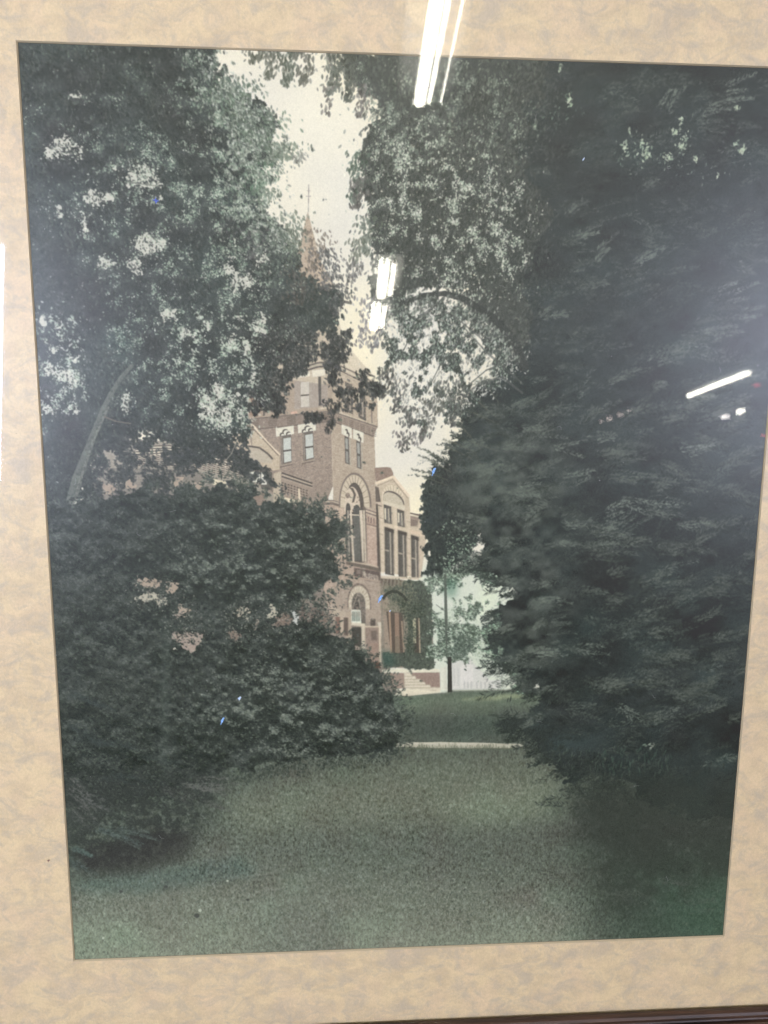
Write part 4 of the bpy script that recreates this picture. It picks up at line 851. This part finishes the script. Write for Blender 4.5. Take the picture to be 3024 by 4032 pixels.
    for (x, y, L, an, c) in ((150, 1700, 150, 35, (118, 118, 112)), (160, 1730, 130, 38, (112, 114, 108)), (170, 1715, 140, 20, (104, 106, 103)), (145, 1760, 120, 30, (82, 86, 84)), (210, 1790, 260, 15, (92, 106, 101)), (250, 1800, 200, 8, (98, 110, 103)), (150, 1830, 130, 20, (94, 112, 105)), (150, 1850, 130, 28, (94, 108, 103)), (390, 1690, 230, 5, (112, 114, 108)), (430, 1700, 170, -8, (116, 116, 110)), (350, 1710, 180, 8, (82, 84, 82)), (440, 1730, 120, 14, (90, 92, 88)),
                             (150, 1490, 230, 12, (70, 78, 78)), (170, 1600, 250, 8, (68, 76, 76)), (140, 1560, 180, 20, (66, 74, 74)), (220, 1680, 200, 6, (66, 74, 74)), (300, 1640, 190, 4, (66, 74, 72))):
        for r in range(3):
            xx, yy_ = V([(x+rng.normal()*8, y+rng.normal()*8)])[0]; bough(xx, yy_, L*rng.uniform(.6, 1), an+rng.normal()*6, c, .38, int(L/2.2), 8, 1.2)
    # ragged foot of the shrubs over the grass
    stamps(pick(soft([V([(480, 1685), (600, 1660), (850, 1632), (850, 1645), (600, 1676), (488, 1700)])], 6), 600), (5, 10), 2, 85, 20, [(58, 64, 62), (74, 80, 74), (90, 96, 86)], .6, 6)
    stamps(pick(soft([V([(430, 1770), (500, 1690), (510, 1700), (440, 1790), (410, 1850), (290, 1885), (170, 1900), (170, 1885), (280, 1870), (390, 1840)])], 9), 900), (5, 10), 2, 80, 30, [(60, 64, 62), (74, 80, 74), (92, 98, 90)], .55, 6)

    # ---- the tree trunk in the right foreground
    tk = soft([V([(1300, 1725), (1336, 1725), (1326, 1800), (1318, 1880), (1312, 1950), (1308, 1995), (1284, 1995), (1292, 1880), (1298, 1800)])], 7)
    blend(.22*np.clip(tk*(1+.4*n12), 0, 1), (64, 68, 65))
    lr = soft([V([(1215, 1690), (1700, 1670), (1700, 1900), (1480, 1900), (1330, 1990), (1280, 1860)])], 34)
    blend(.62*np.clip(lr*(1+.3*n25+.25*n12), 0, 1), (58, 64, 61))
    for k in range(70):
        x, y = V([(rng.uniform(1200, 1560), rng.uniform(1690, 1960))])[0]
        bough(x, y, rng.uniform(80, 170), rng.normal(0, 25)+(180 if rng.random() < .5 else 0), np.float32((62, 70, 65))+np.float32((12, 14, 11))*rng.normal(), .26, 34, 11, 1.8)
    blend(.30*soft([V([(1240, 1700), (1640, 1680), (1640, 1830), (1420, 1860), (1300, 1830)])], 22), (60, 66, 63))

    # ---- finish: faded blacks, slight softness, paper grain
    img += np.clip(1-img/135, 0, 1)*np.float32([12, 11, 7])
    img = blur(img, .8)
    grain = blur(rng.standard_normal((NY, NX)).astype(np.float32), .8)*6.5
    img += grain[..., None]+rng.standard_normal((NY, NX, 1)).astype(np.float32)*1.6
    return np.clip(img, 0, 255)
#PAINT-END

# ================================================================== materials
def print_material():
    img = paint_print()
    rgb = img/255.0
    lin = np.where(rgb <= .04045, rgb/12.92, ((rgb+.055)/1.055)**2.4)
    lin = np.clip((lin-VEIL)/LIGHT, .004, .95)          # ink reflectance
    srgb = np.where(lin <= .0031308, lin*12.92, 1.055*lin**(1/2.4)-.055)
    px = np.ones((NY, NX, 4), np.float32); px[..., :3] = srgb[::-1]
    im = bpy.data.images.new('print_picture', NX, NY); im.colorspace_settings.name = 'sRGB'
    im.pixels.foreach_set(px.ravel()); im.update(); im.pack()
    m, n, l, p = material('print_ink_on_paper')
    t = n.new('ShaderNodeTexImage'); t.image = im; t.extension = 'EXTEND'; t.interpolation = 'Linear'
    l.new(t.outputs['Color'], p.inputs['Base Color'])
    p.inputs['Roughness'].default_value = .35; p.inputs['Specular IOR Level'].default_value = .5
    # laid-paper texture: fine upright fibres
    tc = n.new('ShaderNodeTexCoord'); mp = n.new('ShaderNodeMapping'); mp.inputs['Scale'].default_value = (1400, 900, 1)
    nz = n.new('ShaderNodeTexNoise'); nz.inputs['Scale'].default_value = 1.0; nz.inputs['Detail'].default_value = 2
    bp = n.new('ShaderNodeBump'); bp.inputs['Strength'].default_value = .06; bp.inputs['Distance'].default_value = .0004
    l.new(tc.outputs['Object'], mp.inputs[0]); l.new(mp.outputs[0], nz.inputs['Vector']); l.new(nz.outputs['Fac'], bp.inputs['Height']); l.new(bp.outputs[0], p.inputs['Normal'])
    return m

def mat_board_material():
    m, n, l, p = material('marbled_mat_paper')
    tc = n.new('ShaderNodeTexCoord')
    def noise(scale, detail, rough, dist=0, sc_=(1, 1, 1), off=0):
        mp = n.new('ShaderNodeMapping'); mp.inputs['Scale'].default_value = sc_; mp.inputs['Location'].default_value = (off, off*.7, off*.3)
        z = n.new('ShaderNodeTexNoise'); z.inputs['Scale'].default_value = scale; z.inputs['Detail'].default_value = detail; z.inputs['Roughness'].default_value = rough; z.inputs['Distortion'].default_value = dist
        l.new(tc.outputs['Object'], mp.inputs[0]); l.new(mp.outputs[0], z.inputs['Vector']); return z.outputs['Fac']
    def ramp(src, stops):
        r = n.new('ShaderNodeValToRGB'); l.new(src, r.inputs[0])
        e = r.color_ramp.elements
        while len(e) < len(stops): e.new(.5)
        for k, (pos, c) in zip(e, stops): k.position = pos; k.color = (*c, 1) if len(c) == 3 else c
        return r.outputs['Color']
    def mix(fac, a, b, mode='MIX'):
        x = n.new('ShaderNodeMix'); x.data_type = 'RGBA'; x.blend_type = mode
        for s, v in ((x.inputs[0], fac), (x.inputs[6], a), (x.inputs[7], b)):
            if isinstance(v, (int, float)): s.default_value = v
            elif isinstance(v, tuple): s.default_value = (*v, 1)
            else: l.new(v, s)
        return x.outputs[2]
    w = lambda v: (v, v, v)
    blotch = ramp(noise(70, 5, .66, .35, (.8, 1.15, 1)), [(.38, w(0)), (.58, w(1))])
    base = mix(blotch, MAT_DARK, MAT_LIGHT)
    pink = ramp(noise(34, 2, .5, .2, (1, 1, 1), 3.1), [(.45, w(0)), (.68, w(.55))])
    base = mix(pink, base, MAT_WARM)
    vein = ramp(noise(52, 6, .68, .8, (.85, 1.2, 1), 7.7), [(.47, w(0)), (.63, w(.70)), (.75, w(.9))])
    base = mix(vein, base, MAT_VEIN)
    spots = ramp(noise(120, 4, .6, .4, (1, 1, 1), 1.7), [(.56, w(0)), (.72, w(.55))])
    base = mix(spots, base, MAT_VEIN)
    fib = ramp(noise(900, 2, .6, 0, (1, .6, 1)), [(.3, w(.93)), (.7, w(1.05))])
    base = mix(1.0, base, fib, 'MULTIPLY')
    foxing = ramp(noise(330, 1, .4, 0, (1, 1, 1), 5.5), [(.80, w(0)), (.84, w(.5))])
    base = mix(foxing, base, (.30, .20, .12))
    l.new(base, p.inputs['Base Color'])
    p.inputs['Roughness'].default_value = .36; p.inputs['Specular IOR Level'].default_value = .45
    bp = n.new('ShaderNodeBump'); bp.inputs['Strength'].default_value = .10; bp.inputs['Distance'].default_value = .0005
    l.new(noise(1100, 2, .6), bp.inputs['Height']); l.new(bp.outputs[0], p.inputs['Normal'])
    return m

def wood_material():
    m, n, l, p = material('dark_stained_wood')
    tc = n.new('ShaderNodeTexCoord'); mp = n.new('ShaderNodeMapping'); mp.inputs['Scale'].default_value = (14, 260, 260)
    z = n.new('ShaderNodeTexNoise'); z.inputs['Scale'].default_value = 1; z.inputs['Detail'].default_value = 5
    r = n.new('ShaderNodeValToRGB'); r.color_ramp.elements[0].position = .32; r.color_ramp.elements[1].position = .72
    r.color_ramp.elements[0].color = (.012, .006, .004, 1); r.color_ramp.elements[1].color = (.075, .034, .018, 1)
    l.new(tc.outputs['Object'], mp.inputs[0]); l.new(mp.outputs[0], z.inputs['Vector']); l.new(z.outputs['Fac'], r.inputs[0]); l.new(r.outputs[0], p.inputs['Base Color'])
    z2 = n.new('ShaderNodeTexNoise'); z2.inputs['Scale'].default_value = 160; r2 = n.new('ShaderNodeMapRange'); r2.inputs['To Min'].default_value = .28; r2.inputs['To Max'].default_value = .6
    l.new(tc.outputs['Object'], z2.inputs['Vector']); l.new(z2.outputs['Fac'], r2.inputs[0]); l.new(r2.outputs[0], p.inputs['Roughness'])
    bp = n.new('ShaderNodeBump'); bp.inputs['Strength'].default_value = .25; bp.inputs['Distance'].default_value = .0006
    l.new(z.outputs['Fac'], bp.inputs['Height']); l.new(bp.outputs[0], p.inputs['Normal'])
    return m

def glass_material():
    m, n, l, p = material('picture_glass')
    n.remove(p); out = n['Material Output']
    lw = n.new('ShaderNodeLayerWeight'); lw.inputs['Blend'].default_value = .5
    # Schlick: F = F0 + (1-F0) * (1-cos)^5, one value for either side of the thin pane
    f = n.new('ShaderNodeMath'); f.operation = 'POWER'; f.inputs[1].default_value = 5; l.new(lw.outputs['Facing'], f.inputs[0])
    g = n.new('ShaderNodeMath'); g.operation = 'MULTIPLY_ADD'; g.inputs[1].default_value = .96; g.inputs[2].default_value = .022; l.new(f.outputs[0], g.inputs[0])
    tr = n.new('ShaderNodeBsdfTransparent'); tr.inputs['Color'].default_value = (.99, .995, .99, 1)
    gl = n.new('ShaderNodeBsdfGlossy'); gl.inputs['Roughness'].default_value = .02
    mx = n.new('ShaderNodeMixShader'); l.new(g.outputs[0], mx.inputs[0]); l.new(tr.outputs[0], mx.inputs[1]); l.new(gl.outputs[0], mx.inputs[2]); l.new(mx.outputs[0], out.inputs['Surface'])
    return m

WIN_L, WIN_R, WSIDE = 26.0, 40.0, -1
VEIL, LIGHT = 0.030, np.array([1.02, 1.03, 1.11])
MAT_LIGHT, MAT_DARK, MAT_WARM, MAT_VEIN = (.725, .555, .33), (.62, .47, .29), (.725, .535, .345), (.505, .41, .30)

# ================================================================== the framed picture
picture = empty('framed_picture', ROOT)
tag(picture, 'large framed print of a brick tower among trees, marbled tan mat, dark wood frame', 'framed picture')
X0, X1, Y0, Y1 = -.28, .28, BASE, BASE+PH            # sheet opening
OX, OY0, OY1 = .28+MARGIN, BASE-MARGIN, BASE+PH+MARGIN   # sight size of the frame

# print: one flat sheet, a little larger than the opening, its picture mapped on the opening
pr = mesh_obj('print', [(X0, Y0, 0), (X1, Y0, 0), (X1, Y1, 0), (X0, Y1, 0)], [(0, 1, 2, 3)], print_material(), picture)
uv = pr.data.uv_layers.new(name='UVMap')
for i, c in enumerate(((0, 0), (1, 0), (1, 1), (0, 1))): uv.data[i].uv = c
pr['label'] = 'hand tinted photographic print of a brick museum tower behind trees and lawn'

# mat board with a bevelled window
T, BV = .0016, .0008
def ring(a, za, b, zb):
    va = [(a[0], a[2], za), (a[1], a[2], za), (a[1], a[3], za), (a[0], a[3], za)]; vb = [(b[0], b[2], zb), (b[1], b[2], zb), (b[1], b[3], zb), (b[0], b[3], zb)]
    return va+vb, [(i, (i+1) % 4, (i+1) % 4+4, i+4) for i in range(4)]
inner = (X0-BV*.2, X1+BV*.2, Y0-BV*.2, Y1+BV*.2); outer = (-OX-.006, OX+.006, OY0-.006, OY1+.006)
topin = (inner[0]-BV, inner[1]+BV, inner[2]-BV, inner[3]+BV)
va, fa = ring(outer, T, topin, T); vb, fb = ring(outer, .00015, outer, T); vc, fc = ring(inner, .00015, outer, .00015)
V_, F_ = list(va), list(fa)
for v, f in ((vb, fb), (vc, fc)):
    k = len(V_); V_ += v; F_ += [tuple(i+k for i in q) for q in f]
mat = mesh_obj('mat_board', V_, F_, mat_board_material(), picture)
mat['label'] = 'tan and grey marbled mat board with dirty specks'
vb, fb = ring(topin, T, inner, .0002)
bev = mesh_obj('bevel_edge', vb, fb, plain('aged_mat_core', (.58, .46, .30), .8, .2), mat)

# glass
v, f = box_data(-OX-.005, OX+.005, OY0-.005, OY1+.005, .0024, .0044)
gl = mesh_obj('glass', v, f, glass_material(), picture)
# backing board
v, f = box_data(-OX-.006, OX+.006, OY0-.006, OY1+.006, -.006, -.0006)
mesh_obj('backing_board', v, f, plain('brown_backing_card', (.28, .2, .12), .9, .1), picture)

# four mitred rails of moulded wood
wood = wood_material()
G = .0047                                   # the lip rests on the glass
prof = [(0, G), (-.0002, G+.003), (.0008, G+.0054), (.0028, G+.0067), (.005, G+.0064), (.0066, G+.0052), (.0072, G+.0036), (.0084, G+.0030), (.0098, G+.0036), (.0104, G+.0062), (.0125, G+.0088),
        (.018, G+.0125), (.026, G+.0160), (.036, G+.0172), (.046, G+.0155), (.0525, G+.0115), (.055, G+.005), (.055, -.012), (.0065, -.012), (.0065, .0012+G-.0012)]
def rail(p0, p1, nrm):
    """rail along p0->p1 (sight edge corners); nrm points outward; ends cut at 45 degrees"""
    p0, p1, nrm = Vector((*p0, 0)), Vector((*p1, 0)), Vector((*nrm, 0)); d = (p1-p0).normalized()
    vs, fs = [], []
    for u, z in prof: vs += [p0+nrm*u-d*u+Vector((0, 0, z)), p1+nrm*u+d*u+Vector((0, 0, z))]
    n = len(prof)
    for i in range(n): j = (i+1) % n; fs.append((2*i, 2*i+1, 2*j+1, 2*j))
    fs += [tuple(range(0, 2*n, 2)), tuple(range(2*n-1, 0, -2))]
    o = mesh_obj('frame_rail', vs, fs, wood, picture)
    return o
rail((-OX, OY0), (OX, OY0), (0, -1)); rail((OX, OY0), (OX, OY1), (1, 0)); rail((OX, OY1), (-OX, OY1), (0, 1)); rail((-OX, OY1), (-OX, OY0), (-1, 0))

# ================================================================== small debris
rs = np.random.default_rng(5)
def sheet_pt(fx, fy, z=0.0):
    s = to_sheet([(fx, fy)])[0]
    return loc(s[0], s[1], -z)
def chip(name, outline, fx, fy, size, z, mat_, label, cat, group, curl=.0008):
    """a torn flake: outline in unit coordinates (y down), curled up at its ends, 0.15 mm thick"""
    c = sheet_pt(fx, fy, z); n = len(outline)
    vs = []
    for k in range(2):
        for (x, y) in outline:
            vs.append((x*size, -y*size, (k*.00015)+curl*(y*y+.4*x*x)+rs.normal()*.00004))
        vs.append((0, 0, k*.00015))
    fs = [(n, (i+1) % n, i) for i in range(n)]+[(2*n+1, n+1+i, n+1+(i+1) % n) for i in range(n)]+[(i, (i+1) % n, n+1+(i+1) % n, n+1+i) for i in range(n)]
    o = mesh_obj(name, vs, fs, mat_)
    o.matrix_world = ROOT @ Matrix.Translation(c)
    return tag(o, label, cat, group)
def chip_mat(name, a, b):
    m, n, l, p = material(name)
    tc = n.new('ShaderNodeTexCoord'); z = n.new('ShaderNodeTexNoise'); z.inputs['Scale'].default_value = 700
    r = n.new('ShaderNodeValToRGB'); r.color_ramp.elements[0].position = .35; r.color_ramp.elements[1].position = .65
    r.color_ramp.elements[0].color = (*a, 1); r.color_ramp.elements[1].color = (*b, 1)
    l.new(tc.outputs['Object'], z.inputs['Vector']); l.new(z.outputs['Fac'], r.inputs[0]); l.new(r.outputs[0], p.inputs['Base Color']); p.inputs['Roughness'].default_value = .6
    return m
blue = chip_mat('pale_blue_flake', (.16, .36, .78), (.34, .55, .88)); white = chip_mat('whitish_flake', (.42, .55, .80), (.75, .82, .92)); navy = chip_mat('deep_blue_flake', (.03, .06, .32), (.10, .16, .55)); brown = chip_mat('brown_flake', (.20, .10, .07), (.42, .25, .20))
leaf = [(.55, -1), (.75, -.75), (.35, -.45), (.45, -.1), (.15, .1), (.2, .35), (-.2, .55), (-.45, 1), (-.6, .95), (-.35, .35), (-.5, .1), (-.2, -.35), (.1, -.85)]
frayed = [(.2, -1), (.75, -.75), (.6, -.2), (.25, .2), (.35, .45), (.05, .3), (-.05, 1), (-.25, .45), (-.5, .85), (-.4, .25), (-.85, .35), (-.45, -.05), (-1, -.15), (-.3, -.4)]
cross = [(.0, -1), (.2, -.3), (.7, -.1), (1, .2), (.4, .3), (.2, 1), (-.1, 1), (-.1, .35), (-.8, -.05), (-1.3, -.2), (-.4, -.3), (-.1, -.5)]
GRP = 'chips caught behind the glass'
chip('paper_chip', leaf, 1497, 2357, .0032, .0003, blue, 'pale blue chip on the brick wall between the doorway and the ivy', 'chip', GRP)
chip('paper_chip', [(x*.9+.1*y, y) for x, y in leaf], 1707, 1857, .0032, .0003, blue, 'blue chip on the sky beside the dark conifer edge, right of the tower', 'chip', GRP)
chip('paper_chip', [(x*.8, y) for x, y in leaf], 876, 2837, .0032, .0003, blue, 'long pale blue chip low on the dark bush', 'chip', GRP)
chip('paper_chip', frayed, 944, 2749, .0019, .0003, white, 'frayed whitish chip on the dark bush just above the long blue one', 'chip', GRP)
chip('paper_chip', cross, 614, 790, .0022, .0003, navy, 'small deep blue cross shaped chip high in the left tree', 'chip', GRP)
chip('paper_chip', frayed, 1536, 2405, .0010, .0003, white, 'tiny whitish chip at the top of the ivied window', 'chip', GRP)
chip('paper_chip', leaf, 2296, 629, .0012, .0003, white, 'tiny pale chip in the dark upper right conifer', 'chip', GRP)
chip('paper_chip', frayed, 195, 3383, .0014, .0018, brown, 'small brown crumb on the tan mat left of the print', 'crumb', GRP)
chip('paper_chip', leaf, 2300, 4019, .0007, .0118, chip_mat('orange_speck', (.7, .38, .12), (.8, .5, .2)), 'tiny orange speck on the dark wood frame rail', 'speck', None)

# dust and lint on the glass, too fine to count
dv, df = [], []
def dust_strip(pts, w):
    for (a, b) in zip(pts[:-1], pts[1:]):
        d = (b-a); nrm = Vector((-d.y, d.x, 0)).normalized()*w/2; k = len(dv)
        dv.extend([a-nrm, b-nrm, b+nrm, a+nrm]); df.append((k, k+1, k+2, k+3))
for i in range(80):
    fx, fy = rs.uniform(120, 2980), rs.uniform(250, 3720)
    p = sheet_pt(fx, fy); p.z = .0021; s = abs(rs.normal(.00018, .00012))+.00009; a = rs.uniform(0, 3.1)
    dust_strip([p, p+Vector((math.cos(a), math.sin(a), 0))*s*rs.choice([1, 1, 1, 2.5])], s*.8)
for i in range(34):
    p = sheet_pt(rs.uniform(200, 2850), rs.uniform(400, 3600)); p.z = .0021; a = rs.uniform(0, 6.2); q = [p]
    for k in range(6): a += rs.normal()*.45; q.append(q[-1]+Vector((math.cos(a), math.sin(a), 0))*.0009)
    dust_strip(q, .00009)
dust = mesh_obj('dust', dv, df, plain('pale_dust', (.42, .42, .40), .9, .1))
dust.matrix_world = ROOT
tag(dust, 'white dust specks and lint scattered over the print behind the glass', 'dust', None, 'stuff')

# ================================================================== what the glass mirrors: lamps and windows of the room
CAMW = cam.matrix_world.translation.copy()
NRM = (ROOT.to_3x3() @ Vector((0, 0, 1))).normalized()
def mirror_ray(fx, fy):
    """world point on the glass seen at (fx, fy), and the direction the glass mirrors it to"""
    p = ROOT @ sheet_pt(fx, fy, .0044)
    d = (p-CAMW).normalized()
    return p, d-2*d.dot(NRM)*NRM
CEIL = 3.3
def on_ceiling(fx, fy):
    p, d = mirror_ray(fx, fy); return p+d*((CEIL-p.z)/d.z)
S = 1.8228
lamp_glow = plain('fluorescent_glow', (.9, .9, .88), .4, .3, (1.0, .955, .84), 46)
lamp_far = plain('fluorescent_glow_far', (.9, .9, .88), .4, .3, (1.0, .92, .86), 26)
lamp_dim = plain('warm_lamp_glow', (.9, .85, .8), .4, .3, (1.0, .80, .70), 8)
white_steel = plain('white_enamel', (.75, .75, .73), .35); socket_mat = plain('lamp_socket', (.6, .6, .58), .5)
def tube_data(L, r, x, z, n=14):
    vs, fs = [], []
    for k in range(2):
        for i in range(n): a = 2*math.pi*i/n; vs.append((x+r*math.cos(a), (k-.5)*L, z+r*math.sin(a)))
    for i in range(n): fs.append((i, (i+1) % n, n+(i+1) % n, n+i))
    fs += [tuple(range(n-1, -1, -1)), tuple(range(n, 2*n))]
    return vs, fs
def ceiling_light(a, b, elems, label, glow, width, z=0, name='ceiling_light'):
    """a fixture on the ceiling between world points a and b; elems: (offset across, radius)"""
    a, b = Vector(a), Vector(b); d = b-a; L = d.length; d.normalize(); up = Vector((0, 0, 1)); xr = d.cross(up).normalized()
    Mx = Matrix((xr, d, up)).transposed().to_4x4(); Mx.translation = (a+b)/2
    root = empty(name, Mx); tag(root, label, 'ceiling light', 'ceiling lights mirrored in the glass')
    w = width/2
    vs, fs = [], []
    pr_ = [(-w, .045), (-w*.6, .085), (w*.6, .085), (w, .045), (w*.96, .043), (w*.57, .078), (-w*.57, .078), (-w*.96, .043)]
    n = len(pr_)
    for k in range(2):
        for (x, zz) in pr_: vs.append((x, (k-.5)*(L+.05), zz))
    for i in range(n): fs.append((i, (i+1) % n, n+(i+1) % n, n+i))
    fs += [tuple(range(n-1, -1, -1)), tuple(range(n, 2*n))]
    mesh_obj('housing', vs, fs, white_steel, root)
    for (x, r) in elems:
        v, f = tube_data(L, r, x, 0)
        mesh_obj('tube', v, f, glow, root, True)
        for s in (-1, 1):
            v, f = box_data(x-.012, x+.012, s*(L/2+.008)-.007, s*(L/2+.008)+.007, -.014, .05); mesh_obj('socket', v, f, socket_mat, root)
    return root
def V2(x, y): return on_ceiling(x*S, y*S)
pair = [(.022, .037), (-.040, .013)]
far_pair = [(.034, .056), (-.066, .024)]
ceiling_light(V2(964, -70), V2(912, 224), pair+[(-.115, .005)], 'twin tube ceiling light mirrored at the top edge of the glass', lamp_glow, .36)
ceiling_light(V2(837, 570), V2(829.5, 637), far_pair, 'middle ceiling light of the row mirrored above the tower roof', lamp_glow, .36)
ceiling_light(V2(819, 661), V2(813, 706), far_pair, 'lowest ceiling light of the row mirrored just above the tower roof', lamp_glow, .36)
ceiling_light(V2(1482, 855), V2(1547, 829.5), [(0, .044)], 'left half of the long bar light mirrored in the right conifer', lamp_glow, .3)
ceiling_light(V2(1551, 828), V2(1612, 805), [(0, .044)], 'right half of the long bar light mirrored in the right conifer', lamp_glow, .3)
ceiling_light(V2(1556, 901.5), V2(1566, 898), [(0, .05)], 'left of the two short lights mirrored under the long bar', lamp_far, .4)
ceiling_light(V2(1589, 890), V2(1599, 886.5), [(0, .052)], 'right of the two short lights mirrored under the long bar', lamp_glow, .4)
for (x0, y0, x1, y1, r, wh) in ((1294, 910, 1296, 909.3, .035, 'faintest, leftmost'), (1310, 904, 1314, 902.5, .05, 'brightest, second'), (1334, 895.5, 1338, 894, .05, 'third'), (1353, 887, 1355, 886.3, .035, 'rightmost')):
    ceiling_light(V2(x0, y0), V2(x1, y1), [(0, r)], wh+' of four blurred pinkish lights mirrored in the middle conifers', lamp_dim, .3)
# red signal lights, mirrored near the right edge
red_glow = plain('red_lens_glow', (.6, .05, .05), .3, .4, (1.0, .10, .12), 6.5); grey_case = plain('grey_lamp_case', (.2, .2, .2), .5)
def red_light(px, size, label):
    p, d = mirror_ray(*px); c = p+d*8.0; z = -d; xr = Vector((0, 0, 1)).cross(z).normalized(); Mx = Matrix((xr, z.cross(xr), z)).transposed().to_4x4(); Mx.translation = c
    root = empty('red_light', Mx); tag(root, label, 'red light', 'red lights mirrored in the glass')
    v, f = tube_data(.05, size, 0, 0, 16); v = [(x, zz*.55, y+.03) for x, y, zz in v]; mesh_obj('lens', v, f, red_glow, root)
    v, f = box_data(-size*1.3, size*1.3, -size*.8, size*.8, -.06, .0); mesh_obj('case', v, f, grey_case, root)
red_light((1642*S, 940*S), .022, 'lower red light mirrored beside the right edge of the print')
red_light((1628*S, 832*S), .030, 'upper red light mirrored right of the long bar light')

daylight = plain('daylight_pane', (.8, .85, .9), .3, .3, (.86, .93, 1.22), WIN_L)
daylight_r = plain('dim_daylight_pane', (.8, .85, .9), .3, .3, (.86, .90, 1.20), WIN_R)
frame_paint = plain('window_paint', (.7, .7, .68), .5)
def window(corner_px, side, width, dist, glow, label):
    """a tall window; its edge nearest the picture's middle is mirrored along the two points corner_px"""
    (pa, da), (pb, db) = mirror_ray(*corner_px[0]), mirror_ray(*corner_px[1])
    h = Vector((da.x+db.x, da.y+db.y, 0)).normalized()
    qa = pa+da*(dist/Vector((da.x, da.y, 0)).dot(h)); qb = pb+db*(dist/Vector((db.x, db.y, 0)).dot(h))
    top, bot = max(qa.z, qb.z), min(qa.z, qb.z)
    xr = Vector((0, 0, 1)).cross(h).normalized()                 # to the left when looking along h
    e = (qa+qb)/2; e.z = bot
    Mx = Matrix((xr, -h, Vector((0, 0, 1)))).transposed().to_4x4(); Mx.translation = e
    root = empty('window', Mx); tag(root, label, 'window', 'windows mirrored in the glass')
    H = top-bot; x0, x1 = (0, width) if side > 0 else (-width, 0)
    nx, nz = 2, 1; b = .03
    for i in range(nx):
        for j in range(nz):
            v, f = box_data(x0+(x1-x0)*i/nx+(b/2 if i else 0), x0+(x1-x0)*(i+1)/nx-(b/2 if i < nx-1 else 0), -.004, .004, H*j/nz+(b/2 if j else 0), H*(j+1)/nz-(b/2 if j < nz-1 else 0))
            mesh_obj('pane', v, f, glow, root)
    fr = [box_data(x0-.07, x0, -.04, .05, -.07, H+.07), box_data(x1, x1+.07, -.04, .05, -.07, H+.07), box_data(x0, x1, -.04, .05, H, H+.07), box_data(x0, x1, -.04, .05, -.07, 0)]
    for v, f in fr: mesh_obj('frame_board', v, f, frame_paint, root)
    for i in range(1, nx):
        x = x0+(x1-x0)*i/nx; v, f = box_data(x-b/2, x+b/2, -.02, .02, 0, H); mesh_obj('glazing_bar', v, f, frame_paint, root)
    return root
window([(14, 960), (20, 1900)], WSIDE, .8, 2.2, daylight, 'bright daylight window mirrored as a white strip at the left edge')
window([(3070, 1000), (3050, 1750)], -WSIDE, .9, 6.0, daylight_r, 'dimmer window whose daylight hazes the right edge of the print')
bpy.context.view_layer.update()
